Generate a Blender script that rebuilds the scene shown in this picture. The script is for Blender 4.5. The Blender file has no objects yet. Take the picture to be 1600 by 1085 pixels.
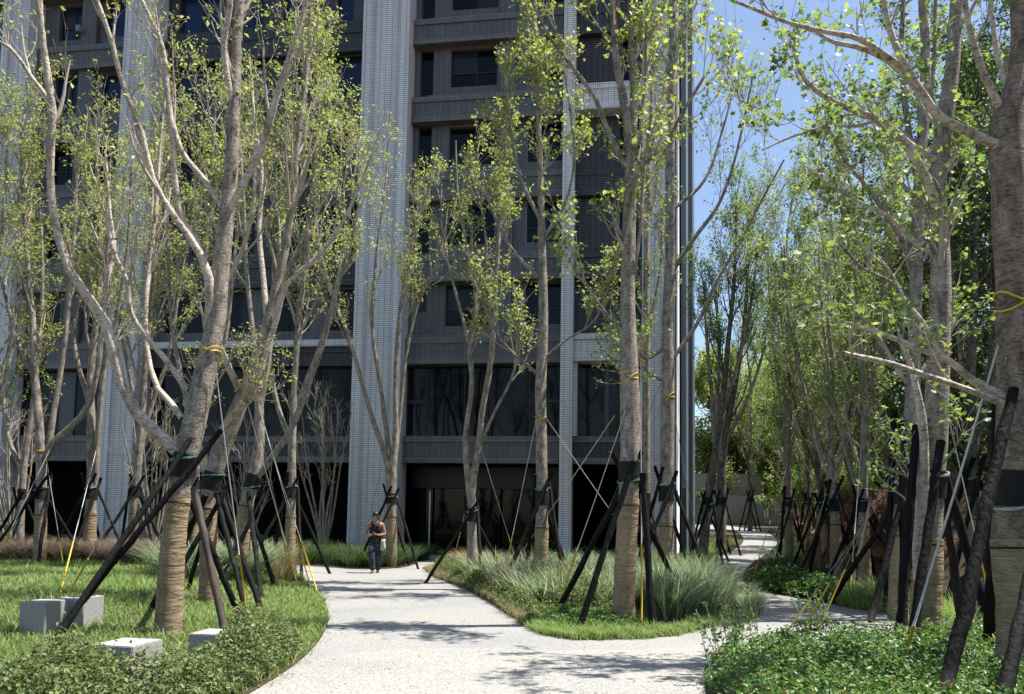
import bpy, math, random
import numpy as np
from mathutils import Matrix, Vector

random.seed(7)
RNG = np.random.default_rng(11)
sc = bpy.context.scene
R = math.radians

# ------------------------------------------------------------------ camera
FPX = 1200.0                      # focal length in pixels of a 1600 wide picture
PITCH, ROLL = R(4.43), R(0.92)
PPY = 719.0                       # picture row of the optical axis
EYE = 1.6
cam_d = bpy.data.cameras.new('camera')
cam_d.sensor_fit = 'HORIZONTAL'
cam_d.sensor_width = 36.0
cam_d.lens = 36.0 * FPX / 1600.0
cam_d.shift_y = (PPY - 542.5) / 1600.0
cam_d.clip_end = 3000.0
cam_d.clip_start = 0.05
cam = bpy.data.objects.new('camera', cam_d)
sc.collection.objects.link(cam)
_f = Vector((0, math.cos(PITCH), math.sin(PITCH)))
_r0 = Vector((1, 0, 0))
_u0 = _r0.cross(_f)
_u = _u0 * math.cos(ROLL) - _r0 * math.sin(ROLL)
_r = _r0 * math.cos(ROLL) + _u0 * math.sin(ROLL)
m = Matrix((_r, _u, -_f)).transposed().to_4x4()
m.translation = Vector((0, 0, EYE))
cam.matrix_world = m
sc.camera = cam

# ------------------------------------------------------------------ light
SUN_EL, SUN_AZ = R(67), R(9)     # azimuth measured from +X towards +Y
w = bpy.data.worlds.new('World')
sc.world = w
w.use_nodes = True
nt = w.node_tree
nt.nodes.clear()
sky = nt.nodes.new('ShaderNodeTexSky')
sky.sky_type = 'NISHITA'
sky.sun_disc = False
sky.sun_elevation = SUN_EL
sky.sun_rotation = R(90) - SUN_AZ
sky.air_density = 1.0
sky.dust_density = 0.9
sky.ozone_density = 1.0
bg = nt.nodes.new('ShaderNodeBackground')
bg.inputs['Strength'].default_value = 0.098
wo = nt.nodes.new('ShaderNodeOutputWorld')
nt.links.new(sky.outputs[0], bg.inputs[0])
nt.links.new(bg.outputs[0], wo.inputs[0])
sd = bpy.data.lights.new('sun', 'SUN')
sd.energy = 5.0
sd.angle = R(0.53)
sd.color = (1.0, 0.955, 0.88)
so = bpy.data.objects.new('sun', sd)
sc.collection.objects.link(so)
sdir = Vector((math.cos(SUN_EL) * math.cos(SUN_AZ), math.cos(SUN_EL) * math.sin(SUN_AZ), math.sin(SUN_EL)))
so.rotation_euler = sdir.to_track_quat('Z', 'Y').to_euler()
so.location = (20, 8, 40)
sc.view_settings.view_transform = 'Standard'
sc.view_settings.look = 'None'
sc.view_settings.gamma = 1.0
sc.view_settings.exposure = 1.06
sc.view_settings.use_curve_mapping = False
sc.cycles.max_bounces = 8
sc.cycles.transparent_max_bounces = 8

# ------------------------------------------------------------------ pixel -> place
def ray(px, py):
    d = _f * FPX + _r * (px - 800.0) - _u * (py - PPY)
    return d / d.y

def P(px, py, Y):
    d = ray(px, py)
    return np.array([d.x * Y, Y, EYE + d.z * Y])

def sstep(a, b, x):
    t = np.clip((x - a) / (b - a), 0, 1)
    return t * t * (3 - 2 * t)

def terrain(x, y):
    x = np.asarray(x, float); y = np.asarray(y, float)
    z = sstep(4.2, 7.0, x) * np.maximum(0, y - 16.5) * 0.036
    z = z + 0.20 * sstep(-4.6, -6.6, x) * sstep(9.0, 13, y) * (1 - sstep(23.0, 26.0, y))
    foot = 7.4 + np.maximum(0, y - 12) * 0.30 - np.maximum(0, 9 - y) * 0.1
    foot = foot + 0.35 * np.sin(y * 0.9) + 0.2 * np.sin(y * 2.3 + 1)
    d = np.maximum(0, x - foot)
    h = 1.05 * np.minimum(d, 3.2) + 0.55 * np.clip(d - 3.2, 0, 9) + 0.25 * np.clip(d - 12.2, 0, 40)
    bump = 0.18 * np.sin(x * 2.1 + y * 0.7) * np.sin(y * 1.7 - x) * np.clip(d, 0, 1)
    return z + h + bump

def G(px, py):
    d = ray(px, py)
    lo, hi = 1.0, 200.0
    Y = 1.0
    while Y < 200:
        if EYE + d.z * Y < float(terrain(d.x * Y, Y)):
            lo, hi = Y / 1.05 - 0.01, Y
            break
        Y *= 1.05
    for _ in range(24):
        mid = 0.5 * (lo + hi)
        if EYE + d.z * mid < float(terrain(d.x * mid, mid)): hi = mid
        else: lo = mid
    return np.array([d.x * hi, hi, float(terrain(d.x * hi, hi))])

# ------------------------------------------------------------------ object helpers
COL = sc.collection
def mk(name, me, mats, parent=None):
    o = bpy.data.objects.new(name, me)
    COL.objects.link(o)
    if me is not None:
        if not isinstance(mats, (list, tuple)): mats = [mats]
        for mm in mats: me.materials.append(mm)
    if parent is not None: o.parent = parent
    return o

def tag(o, label=None, cat=None, group=None, kind=None):
    if label: o['label'] = label
    if cat: o['category'] = cat
    if group: o['group'] = group
    if kind: o['kind'] = kind
    return o

def empty(name, loc=(0, 0, 0), rz=0.0, label=None, cat=None, group=None):
    o = bpy.data.objects.new(name, None)
    COL.objects.link(o)
    o.location = loc
    o.rotation_euler = (0, 0, rz)
    o.empty_display_size = 0.2
    return tag(o, label, cat, group)

def mesh_np(name, V, F, smooth=False):
    """F: list of int arrays (M,k)"""
    if not isinstance(F, list): F = [F]
    F = [f for f in F if len(f)]
    me = bpy.data.meshes.new(name)
    V = np.ascontiguousarray(V, dtype=np.float32)
    me.vertices.add(len(V))
    me.vertices.foreach_set('co', V.ravel())
    tot = np.concatenate([np.full(len(f), f.shape[1], dtype=np.int32) for f in F])
    idx = np.concatenate([f.ravel() for f in F]).astype(np.int32)
    me.loops.add(len(idx))
    me.loops.foreach_set('vertex_index', idx)
    me.polygons.add(len(tot))
    st = np.zeros(len(tot), dtype=np.int32)
    st[1:] = np.cumsum(tot)[:-1]
    me.polygons.foreach_set('loop_start', st)
    me.polygons.foreach_set('loop_total', tot)
    me.polygons.foreach_set('use_smooth', np.full(len(tot), bool(smooth)))
    me.update(calc_edges=True)
    me.validate()
    return me

class MB:
    """collects boxes / tubes / quads into one mesh"""
    def __init__(s): s.v = []; s.f = {}; s.n = 0
    def add(s, V, F):
        V = np.asarray(V, float); F = np.asarray(F, int)
        s.v.append(V); s.f.setdefault(F.shape[1], []).append(F + s.n); s.n += len(V)
    def box(s, a, b):
        x0, y0, z0 = a; x1, y1, z1 = b
        s.add([(x0,y0,z0),(x1,y0,z0),(x1,y1,z0),(x0,y1,z0),(x0,y0,z1),(x1,y0,z1),(x1,y1,z1),(x0,y1,z1)],
              [(0,3,2,1),(4,5,6,7),(0,1,5,4),(1,2,6,5),(2,3,7,6),(3,0,4,7)])
        return s
    def tube(s, pts, rad, k=8, cap=True):
        V, F = tube_arrays(np.asarray(pts, float)[None], np.asarray(rad, float)[None], k)
        n0 = s.n
        s.add(V, F)
        if cap:
            for ring, ri in ((0, 0), (len(pts) - 1, 1)):
                c = np.asarray(pts[0 if ri == 0 else -1], float)
                ringidx = n0 + ring * k + np.arange(k)
                cen = s.n
                s.v.append(c[None]); s.n += 1
                nx = np.roll(ringidx, -1)
                tri = np.stack([ringidx, nx, np.full(k, cen)], 1)
                if ri == 0: tri = tri[:, ::-1]
                s.f.setdefault(3, []).append(tri)
        return s
    def mesh(s, name, smooth=False):
        return mesh_np(name, np.concatenate(s.v), [np.concatenate(x) for x in s.f.values()], smooth)
    def obj(s, name, mat, parent=None, smooth=False):
        return mk(name, s.mesh(name, smooth), mat, parent)

def tube_arrays(Pts, Rad, k, wob=0.0):
    """Pts (Q,N,3) Rad (Q,N) -> V, quads"""
    Q, N, _ = Pts.shape
    T = np.gradient(Pts, axis=1)
    T /= np.linalg.norm(T, axis=2, keepdims=True) + 1e-9
    mean = Pts[:, -1] - Pts[:, 0]
    mean /= np.linalg.norm(mean, axis=1, keepdims=True) + 1e-9
    ref = np.where(np.abs(mean[:, 2:3]) > 0.85, np.array([[1.0, 0.1, 0]]), np.array([[0, 0, 1.0]]))
    ref = np.repeat(ref[:, None], N, 1)
    A = np.cross(T, ref); A /= np.linalg.norm(A, axis=2, keepdims=True) + 1e-9
    B = np.cross(T, A)
    ang = np.linspace(0, 2 * np.pi, k, endpoint=False)
    ca = np.cos(ang)[None, None, :, None]; sa = np.sin(ang)[None, None, :, None]
    r = Rad[:, :, None, None]
    if wob:
        r = r * (1 + wob * RNG.normal(0, 1, (Q, N, k, 1)))
    V = Pts[:, :, None, :] + r * (ca * A[:, :, None] + sa * B[:, :, None])
    base = (np.arange(Q)[:, None, None] * N + np.arange(N - 1)[None, :, None]) * k
    j = np.arange(k)[None, None, :]; jn = (j + 1) % k
    F = np.stack([base + j, base + k + j, base + k + jn, base + jn], -1).reshape(-1, 4)
    return V.reshape(-1, 3), F

# ------------------------------------------------------------------ materials
def new_mat(name):
    mt = bpy.data.materials.new(name)
    mt.use_nodes = True
    t = mt.node_tree
    b = t.nodes['Principled BSDF']
    return mt, t, b, t.nodes['Material Output']

def ND(t, typ, **kw):
    n = t.nodes.new(typ)
    for k, v in kw.items():
        if k in n.inputs.keys() and not hasattr(n, k): n.inputs[k].default_value = v
        elif hasattr(n, k): setattr(n, k, v)
        else: n.inputs[k].default_value = v
    return n

def ramp(t, fac, stops):
    n = t.nodes.new('ShaderNodeValToRGB')
    cr = n.color_ramp
    while len(cr.elements) < len(stops): cr.elements.new(0.5)
    for e, (p, c) in zip(cr.elements, stops):
        e.position = p
        e.color = (c[0], c[1], c[2], 1)
    t.links.new(fac, n.inputs[0])
    return n.outputs[0]

def noise_mat(name, stops, scale=5, rough=0.8, bump=0.3, bscale=None, detail=6, stretch=(1, 1, 1), dist=0.02, spec=0.3, coord='Object'):
    mt, t, b, o = new_mat(name)
    tc = ND(t, 'ShaderNodeTexCoord')
    mp = ND(t, 'ShaderNodeMapping'); mp.inputs['Scale'].default_value = stretch
    t.links.new(tc.outputs[coord], mp.inputs[0])
    n = ND(t, 'ShaderNodeTexNoise'); n.inputs['Scale'].default_value = scale; n.inputs['Detail'].default_value = detail
    n.inputs['Roughness'].default_value = 0.62
    t.links.new(mp.outputs[0], n.inputs['Vector'])
    t.links.new(ramp(t, n.outputs[0], stops), b.inputs['Base Color'])
    b.inputs['Roughness'].default_value = rough
    b.inputs['Specular IOR Level'].default_value = spec
    if bump:
        n2 = ND(t, 'ShaderNodeTexNoise'); n2.inputs['Scale'].default_value = bscale or scale * 3; n2.inputs['Detail'].default_value = 5
        t.links.new(mp.outputs[0], n2.inputs['Vector'])
        bp = ND(t, 'ShaderNodeBump'); bp.inputs['Strength'].default_value = bump; bp.inputs['Distance'].default_value = dist
        t.links.new(n2.outputs[0], bp.inputs['Height'])
        t.links.new(bp.outputs[0], b.inputs['Normal'])
    return mt

def leaf_mat(name, stops, transl=0.45, rough=0.45, tcol=None):
    mt, t, b, o = new_mat(name)
    g = ND(t, 'ShaderNodeNewGeometry')
    c = ramp(t, g.outputs['Random Per Island'], stops)
    t.links.new(c, b.inputs['Base Color'])
    b.inputs['Roughness'].default_value = rough
    b.inputs['Specular IOR Level'].default_value = 0.35
    tr = ND(t, 'ShaderNodeBsdfTranslucent')
    hs = ND(t, 'ShaderNodeHueSaturation'); hs.inputs['Value'].default_value = 1.6; hs.inputs['Saturation'].default_value = 1.1
    hs.inputs['Hue'].default_value = 0.49
    t.links.new(c, hs.inputs['Color']); t.links.new(hs.outputs[0], tr.inputs['Color'])
    mx = ND(t, 'ShaderNodeMixShader'); mx.inputs[0].default_value = transl
    t.links.new(b.outputs[0], mx.inputs[1]); t.links.new(tr.outputs[0], mx.inputs[2])
    t.links.new(mx.outputs[0], o.inputs[0])
    return mt

def tile_mat(name, c1, c2, grout, tw, th, gw=0.008, soldier=False, bump=0.5, dirt=0.24):
    mt, t, b, o = new_mat(name)
    tc = ND(t, 'ShaderNodeTexCoord')
    sp = ND(t, 'ShaderNodeSeparateXYZ'); t.links.new(tc.outputs['Object'], sp.inputs[0])
    ad = ND(t, 'ShaderNodeMath', operation='ADD'); t.links.new(sp.outputs[0], ad.inputs[0]); t.links.new(sp.outputs[1], ad.inputs[1])
    cb = ND(t, 'ShaderNodeCombineXYZ'); t.links.new(ad.outputs[0], cb.inputs[0]); t.links.new(sp.outputs[2], cb.inputs[1])
    br = ND(t, 'ShaderNodeTexBrick')
    br.offset = 0.0; br.squash = 1.0
    br.inputs['Scale'].default_value = 1.0
    br.inputs['Brick Width'].default_value = tw
    br.inputs['Row Height'].default_value = th
    br.inputs['Mortar Size'].default_value = gw
    br.inputs['Mortar Smooth'].default_value = 0.1
    br.inputs['Color1'].default_value = (*c1, 1); br.inputs['Color2'].default_value = (*c2, 1)
    br.inputs['Mortar'].default_value = (*grout, 1)
    t.links.new(cb.outputs[0], br.inputs['Vector'])
    mpd = ND(t, 'ShaderNodeMapping'); mpd.inputs['Scale'].default_value = (3.2, 3.2, 0.28); t.links.new(tc.outputs['Object'], mpd.inputs[0])
    n = ND(t, 'ShaderNodeTexNoise'); n.inputs['Scale'].default_value = 0.8; n.inputs['Detail'].default_value = 7
    t.links.new(mpd.outputs[0], n.inputs['Vector'])
    mr = ND(t, 'ShaderNodeMapRange'); mr.inputs['To Min'].default_value = 1 - dirt * 1.6; mr.inputs['To Max'].default_value = 1 + dirt * 1.2
    t.links.new(n.outputs[0], mr.inputs[0])
    mx = ND(t, 'ShaderNodeMix', data_type='RGBA', blend_type='MULTIPLY'); mx.inputs[0].default_value = 1
    t.links.new(br.outputs[0], mx.inputs[6]); t.links.new(mr.outputs[0], mx.inputs[7])
    t.links.new(mx.outputs[2], b.inputs['Base Color'])
    b.inputs['Roughness'].default_value = 0.55
    bp = ND(t, 'ShaderNodeBump'); bp.inputs['Strength'].default_value = bump; bp.inputs['Distance'].default_value = 0.01; bp.invert = True
    t.links.new(br.outputs['Fac'], bp.inputs['Height']); t.links.new(bp.outputs[0], b.inputs['Normal'])
    return mt

def flat_mat(name, c, rough=0.6, metal=0.0, spec=0.4):
    mt, t, b, o = new_mat(name)
    b.inputs['Base Color'].default_value = (*c, 1)
    b.inputs['Roughness'].default_value = rough
    b.inputs['Metallic'].default_value = metal
    b.inputs['Specular IOR Level'].default_value = spec
    return mt

def bark_mat(name, dark, mid, pale, scale=9, rings=0.5):
    mt, t, b, o = new_mat(name)
    tc = ND(t, 'ShaderNodeTexCoord')
    mp = ND(t, 'ShaderNodeMapping'); mp.inputs['Scale'].default_value = (1, 1, 0.45)
    t.links.new(tc.outputs['Object'], mp.inputs[0])
    n = ND(t, 'ShaderNodeTexNoise'); n.inputs['Scale'].default_value = scale; n.inputs['Detail'].default_value = 8; n.inputs['Roughness'].default_value = 0.7
    t.links.new(mp.outputs[0], n.inputs['Vector'])
    c1 = ramp(t, n.outputs[0], [(0.30, dark), (0.46, mid), (0.68, pale)])
    mp2 = ND(t, 'ShaderNodeMapping'); mp2.inputs['Scale'].default_value = (1, 1, 3.2)
    t.links.new(tc.outputs['Object'], mp2.inputs[0])
    v = ND(t, 'ShaderNodeTexNoise'); v.inputs['Scale'].default_value = 14; v.inputs['Detail'].default_value = 5; v.inputs['Distortion'].default_value = 1.2
    t.links.new(mp2.outputs[0], v.inputs['Vector'])
    cr = ramp(t, v.outputs[0], [(0.36, (0.35, 0.32, 0.30)), (0.50, (1, 1, 1)), (0.7, (1.12, 1.1, 1.06))])
    mx = ND(t, 'ShaderNodeMix', data_type='RGBA', blend_type='MULTIPLY'); mx.inputs[0].default_value = 0.85
    t.links.new(c1, mx.inputs[6]); t.links.new(cr, mx.inputs[7])
    t.links.new(mx.outputs[2], b.inputs['Base Color'])
    b.inputs['Roughness'].default_value = 0.85; b.inputs['Specular IOR Level'].default_value = 0.2
    ad = ND(t, 'ShaderNodeMath', operation='ADD'); t.links.new(n.outputs[0], ad.inputs[0]); t.links.new(v.outputs[0], ad.inputs[1])
    bp = ND(t, 'ShaderNodeBump'); bp.inputs['Strength'].default_value = 0.8; bp.inputs['Distance'].default_value = 0.02
    t.links.new(ad.outputs[0], bp.inputs['Height']); t.links.new(bp.outputs[0], b.inputs['Normal'])
    return mt

M = {}
M['tile_white'] = tile_mat('white_tile', (0.80, 0.79, 0.765), (0.71, 0.70, 0.68), (0.33, 0.335, 0.34), 0.25, 0.088, 0.015)
M['tile_white_soldier'] = tile_mat('white_soldier_tile', (0.80, 0.79, 0.765), (0.71, 0.70, 0.68), (0.33, 0.335, 0.34), 0.088, 0.25, 0.015)
M['tile_grey'] = tile_mat('grey_tile', (0.090, 0.087, 0.084), (0.066, 0.064, 0.062), (0.165, 0.162, 0.158), 0.25, 0.088, 0.011)
M['tile_grey_soldier'] = tile_mat('grey_soldier_tile', (0.110, 0.106, 0.102), (0.080, 0.077, 0.074), (0.20, 0.196, 0.19), 0.088, 0.25, 0.012)
M['tile_dark'] = tile_mat('dark_tile', (0.020, 0.020, 0.022), (0.014, 0.014, 0.015), (0.095, 0.095, 0.10), 0.25, 0.10, 0.011)
M['tile_dark_soldier'] = tile_mat('dark_soldier_tile', (0.020, 0.020, 0.022), (0.014, 0.014, 0.015), (0.095, 0.095, 0.10), 0.088, 0.34, 0.011)
M['dark_frame'] = flat_mat('dark_window_frame', (0.012, 0.013, 0.016), 0.4)
def glass_mat(name, c, rough=0.04):
    mt, t, b, o = new_mat(name)
    tc = ND(t, 'ShaderNodeTexCoord')
    n = ND(t, 'ShaderNodeTexNoise'); n.inputs['Scale'].default_value = 0.8; n.inputs['Detail'].default_value = 2
    t.links.new(tc.outputs['Object'], n.inputs['Vector'])
    bp = ND(t, 'ShaderNodeBump'); bp.inputs['Strength'].default_value = 0.04; bp.inputs['Distance'].default_value = 0.05
    t.links.new(n.outputs[0], bp.inputs['Height']); t.links.new(bp.outputs[0], b.inputs['Normal'])
    b.inputs['Base Color'].default_value = (*c, 1); b.inputs['Roughness'].default_value = rough
    b.inputs['Specular IOR Level'].default_value = 0.2
    return mt
M['glass'] = glass_mat('window_glass', (0.003, 0.004, 0.006))
M['glass_mid'] = glass_mat('lighter_window_glass', (0.022, 0.026, 0.030), 0.12)
M['glass_pale'] = glass_mat('pale_window_glass', (0.085, 0.092, 0.098), 0.2)  # pale base colour stands for curtains and reflected white
M['glass_sky'] = glass_mat('painted_sky_glass', (0.012, 0.03, 0.075))  # blue base colour stands in for sky reflected in the upper windows
M['curtain'] = flat_mat('pale_curtain', (0.25, 0.27, 0.28), 0.9)
M['interior'] = flat_mat('shade_black_interior', (0.006, 0.006, 0.007), 0.9, spec=0.05)  # near black: the deep shade of the lobby is put into the colour
M['white_metal'] = flat_mat('white_metal', (0.80, 0.80, 0.80), 0.4)
M['grey_panel'] = noise_mat('grey_panel', [(0.3, (0.16, 0.18, 0.20)), (0.7, (0.20, 0.22, 0.245))], 1.2, 0.5, 0)
M['louver'] = flat_mat('louver_grey', (0.06, 0.06, 0.06), 0.5)
M['door_handle'] = flat_mat('steel', (0.5, 0.48, 0.45), 0.3, 0.9)

M['bark'] = bark_mat('bark', (0.085, 0.070, 0.054), (0.255, 0.222, 0.182), (0.47, 0.42, 0.35))
M['bark_pale'] = bark_mat('pale_bark', (0.16, 0.125, 0.095), (0.50, 0.43, 0.34), (0.70, 0.63, 0.53), 7)
M['bark_brown'] = bark_mat('brown_bark', (0.06, 0.042, 0.030), (0.205, 0.158, 0.118), (0.38, 0.31, 0.24), 8)
M['bark_dark'] = bark_mat('dark_bark', (0.04, 0.034, 0.028), (0.12, 0.103, 0.085), (0.25, 0.22, 0.185))
M['twig'] = noise_mat('twig_bark', [(0.3, (0.24, 0.205, 0.155)), (0.7, (0.54, 0.48, 0.385))], 4, 0.85, 0)
M['twig_dark'] = noise_mat('dark_twig_bark', [(0.3, (0.06, 0.05, 0.04)), (0.7, (0.15, 0.13, 0.10))], 4, 0.85, 0)

# burlap trunk wrap
mt, t, b, o = new_mat('burlap_wrap')
tc = ND(t, 'ShaderNodeTexCoord')
mp = ND(t, 'ShaderNodeMapping'); mp.inputs['Scale'].default_value = (1, 1, 1)
t.links.new(tc.outputs['Object'], mp.inputs[0])
mp.inputs['Scale'].default_value = (1, 1, 6.5)
wv = ND(t, 'ShaderNodeTexNoise'); wv.inputs['Scale'].default_value = 2.2; wv.inputs['Detail'].default_value = 4; wv.inputs['Distortion'].default_value = 0.7
t.links.new(mp.outputs[0], wv.inputs['Vector'])
nn = ND(t, 'ShaderNodeTexNoise'); nn.inputs['Scale'].default_value = 4.5; nn.inputs['Detail'].default_value = 9; nn.inputs['Roughness'].default_value = 0.75
t.links.new(tc.outputs['Object'], nn.inputs['Vector'])
c1 = ramp(t, nn.outputs[0], [(0.3, (0.20, 0.150, 0.095)), (0.55, (0.33, 0.255, 0.165)), (0.8, (0.44, 0.35, 0.235))])
c2 = ramp(t, wv.outputs[0], [(0.30, (0.86, 0.84, 0.82)), (0.465, (1, 1, 1)), (0.492, (0.46, 0.42, 0.38)), (0.515, (1.02, 1.02, 1.0)), (0.60, (0.95, 0.95, 0.94)), (0.622, (0.60, 0.56, 0.52)), (0.645, (1.0, 1.0, 1.0))])  # thin dark lines paint the crease shade of wrinkles into the colour
mx = ND(t, 'ShaderNodeMix', data_type='RGBA', blend_type='MULTIPLY'); mx.inputs[0].default_value = 1
t.links.new(c1, mx.inputs[6]); t.links.new(c2, mx.inputs[7]); t.links.new(mx.outputs[2], b.inputs['Base Color'])
b.inputs['Roughness'].default_value = 0.95; b.inputs['Specular IOR Level'].default_value = 0.05
bp = ND(t, 'ShaderNodeBump'); bp.inputs['Strength'].default_value = 0.9; bp.inputs['Distance'].default_value = 0.03
t.links.new(wv.outputs[0], bp.inputs['Height']); t.links.new(bp.outputs[0], b.inputs['Normal'])
M['burlap'] = mt

M['pole'] = noise_mat('charred_pole', [(0.25, (0.003, 0.003, 0.003)), (0.58, (0.011, 0.010, 0.010)), (0.80, (0.06, 0.052, 0.046))], 7, 0.75, 1.0, 30, stretch=(1, 1, 0.22), dist=0.02, spec=0.15)
M['pole_brown'] = noise_mat('weathered_brown_pole', [(0.25, (0.03, 0.022, 0.018)), (0.55, (0.085, 0.062, 0.05)), (0.8, (0.16, 0.125, 0.10))], 5, 0.7, 0.8, 18, stretch=(1, 1, 0.2), dist=0.012)
M['band'] = noise_mat('black_rubber_band', [(0.3, (0.006, 0.006, 0.007)), (0.7, (0.018, 0.018, 0.018))], 8, 0.75, 0.4)
M['pale_strap'] = noise_mat('faded_strap', [(0.3, (0.22, 0.30, 0.27)), (0.7, (0.42, 0.50, 0.46))], 30, 0.7, 0.3)
M['green_strap'] = noise_mat('green_strap', [(0.3, (0.05, 0.15, 0.12)), (0.7, (0.13, 0.29, 0.23))], 30, 0.6, 0.3)
M['yellow'] = noise_mat('yellow_plastic', [(0.3, (0.52, 0.36, 0.03)), (0.7, (0.68, 0.50, 0.06))], 6, 0.5, 0)
M['rope'] = noise_mat('pale_rope', [(0.3, (0.42, 0.41, 0.38)), (0.7, (0.65, 0.64, 0.60))], 20, 0.7, 0.2)
M['rope_dark'] = noise_mat('grey_rope', [(0.3, (0.14, 0.14, 0.13)), (0.7, (0.30, 0.29, 0.27))], 20, 0.7, 0.2)
M['granite'] = noise_mat('granite', [(0.30, (0.13, 0.13, 0.12)), (0.46, (0.30, 0.295, 0.28)), (0.62, (0.40, 0.39, 0.37))], 55, 0.8, 0.35, 90, dist=0.004, detail=4)

LEAF_A = leaf_mat('young_leaf', [(0, (0.13, 0.190, 0.040)), (0.5, (0.25, 0.325, 0.080)), (0.88, (0.38, 0.44, 0.14)), (1, (0.24, 0.17, 0.07))], 0.45)
LEAF_B = leaf_mat('green_leaf', [(0, (0.075, 0.130, 0.034)), (0.5, (0.155, 0.235, 0.060)), (1, (0.28, 0.36, 0.105))], 0.45)
LEAF_C = leaf_mat('dark_leaf', [(0, (0.022, 0.052, 0.016)), (0.6, (0.055, 0.105, 0.028)), (1, (0.12, 0.19, 0.05))], 0.35)
LEAF_H = leaf_mat('hedge_leaf', [(0, (0.045, 0.075, 0.022)), (0.5, (0.11, 0.155, 0.048)), (0.9, (0.20, 0.245, 0.090)), (0.96, (0.28, 0.30, 0.14)), (0.97, (0.20, 0.12, 0.06))], 0.3, 0.5)
LEAF_G = leaf_mat('glossy_leaf', [(0, (0.022, 0.062, 0.014)), (0.5, (0.065, 0.145, 0.028)), (0.9, (0.155, 0.26, 0.060)), (0.975, (0.24, 0.33, 0.12)), (0.98, (0.22, 0.14, 0.06))], 0.3, 0.42)
GRASS = leaf_mat('lawn_blade', [(0, (0.10, 0.175, 0.045)), (0.5, (0.175, 0.275, 0.075)), (0.9, (0.28, 0.365, 0.130)), (1, (0.40, 0.36, 0.20))], 0.4, 0.5)
GRASS_S = leaf_mat('silver_grass_blade', [(0, (0.07, 0.115, 0.045)), (0.5, (0.18, 0.245, 0.120)), (1, (0.42, 0.48, 0.33))], 0.4, 0.45)
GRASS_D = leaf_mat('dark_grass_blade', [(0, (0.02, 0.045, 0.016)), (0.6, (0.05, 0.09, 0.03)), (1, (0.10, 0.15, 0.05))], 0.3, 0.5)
GRASS_P = leaf_mat('purple_grass_blade', [(0, (0.075, 0.055, 0.045)), (0.5, (0.16, 0.125, 0.095)), (0.85, (0.32, 0.26, 0.20)), (1, (0.16, 0.18, 0.07))], 0.3, 0.6)
GRASS_Y = leaf_mat('dry_grass_blade', [(0, (0.12, 0.12, 0.05)), (0.5, (0.22, 0.19, 0.10)), (1, (0.36, 0.30, 0.18))], 0.35, 0.6)

M['soil'] = noise_mat('soil', [(0.3, (0.030, 0.024, 0.016)), (0.7, (0.085, 0.068, 0.045))], 3, 0.95, 0.6, 20, spec=0.1)
M['red_earth'] = noise_mat('red_earth', [(0.32, (0.05, 0.022, 0.014)), (0.48, (0.19, 0.085, 0.050)), (0.56, (0.28, 0.14, 0.09)), (0.72, (0.40, 0.25, 0.17))], 3.4, 0.95, 1.0, 9, detail=10, dist=0.25, spec=0.05)
# exposed aggregate path
mt, t, b, o = new_mat('aggregate_concrete')
tc = ND(t, 'ShaderNodeTexCoord')
n1 = ND(t, 'ShaderNodeTexVoronoi'); n1.inputs['Scale'].default_value = 62
n2 = ND(t, 'ShaderNodeTexNoise'); n2.inputs['Scale'].default_value = 0.55; n2.inputs['Detail'].default_value = 7
n3 = ND(t, 'ShaderNodeTexNoise'); n3.inputs['Scale'].default_value = 38; n3.inputs['Detail'].default_value = 4
for q in (n1, n2, n3): t.links.new(tc.outputs['Object'], q.inputs['Vector'])
cs = ramp(t, n1.outputs['Color'], [(0.10, (0.19, 0.19, 0.186)), (0.32, (0.265, 0.263, 0.256)), (0.8, (0.315, 0.312, 0.300))])
cl = ramp(t, n2.outputs[0], [(0.30, (0.86, 0.88, 0.90)), (0.52, (1, 1, 1)), (0.72, (1.08, 1.03, 0.93))])
cg = ramp(t, n3.outputs[0], [(0.34, (0.72, 0.72, 0.72)), (0.5, (1, 1, 1)), (0.8, (1.06, 1.06, 1.06))])
mx = ND(t, 'ShaderNodeMix', data_type='RGBA', blend_type='MULTIPLY'); mx.inputs[0].default_value = 1
t.links.new(cs, mx.inputs[6]); t.links.new(cl, mx.inputs[7])
mx2 = ND(t, 'ShaderNodeMix', data_type='RGBA', blend_type='MULTIPLY'); mx2.inputs[0].default_value = 1
t.links.new(mx.outputs[2], mx2.inputs[6]); t.links.new(cg, mx2.inputs[7])
t.links.new(mx2.outputs[2], b.inputs['Base Color'])
b.inputs['Roughness'].default_value = 0.85; b.inputs['Specular IOR Level'].default_value = 0.15
bp = ND(t, 'ShaderNodeBump'); bp.inputs['Strength'].default_value = 0.35; bp.inputs['Distance'].default_value = 0.006
t.links.new(n1.outputs['Distance'], bp.inputs['Height']); t.links.new(bp.outputs[0], b.inputs['Normal'])
M['path'] = mt
mt2 = M['path'].copy(); mt2.name = 'coarse_warm_aggregate'
for nd_ in mt2.node_tree.nodes:
    if nd_.type == 'VALTORGB' and abs(nd_.color_ramp.elements[0].position - 0.10) < 1e-4:
        for e_, c_ in zip(nd_.color_ramp.elements, ((0.17, 0.167, 0.156), (0.285, 0.28, 0.262), (0.365, 0.355, 0.328))): e_.color = (*c_, 1)
    if nd_.type == 'TEX_VORONOI': nd_.inputs['Scale'].default_value = 70
M['path_warm'] = mt2
M['paving'] = noise_mat('entrance_paving', [(0.3, (0.28, 0.27, 0.26)), (0.7, (0.38, 0.37, 0.36))], 6, 0.7, 0.1)
M['net'] = noise_mat('black_shade_net', [(0.35, (0.008, 0.008, 0.009)), (0.6, (0.03, 0.03, 0.032)), (0.85, (0.12, 0.11, 0.10))], 6, 0.5, 1.0, 14, dist=0.05)
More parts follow.
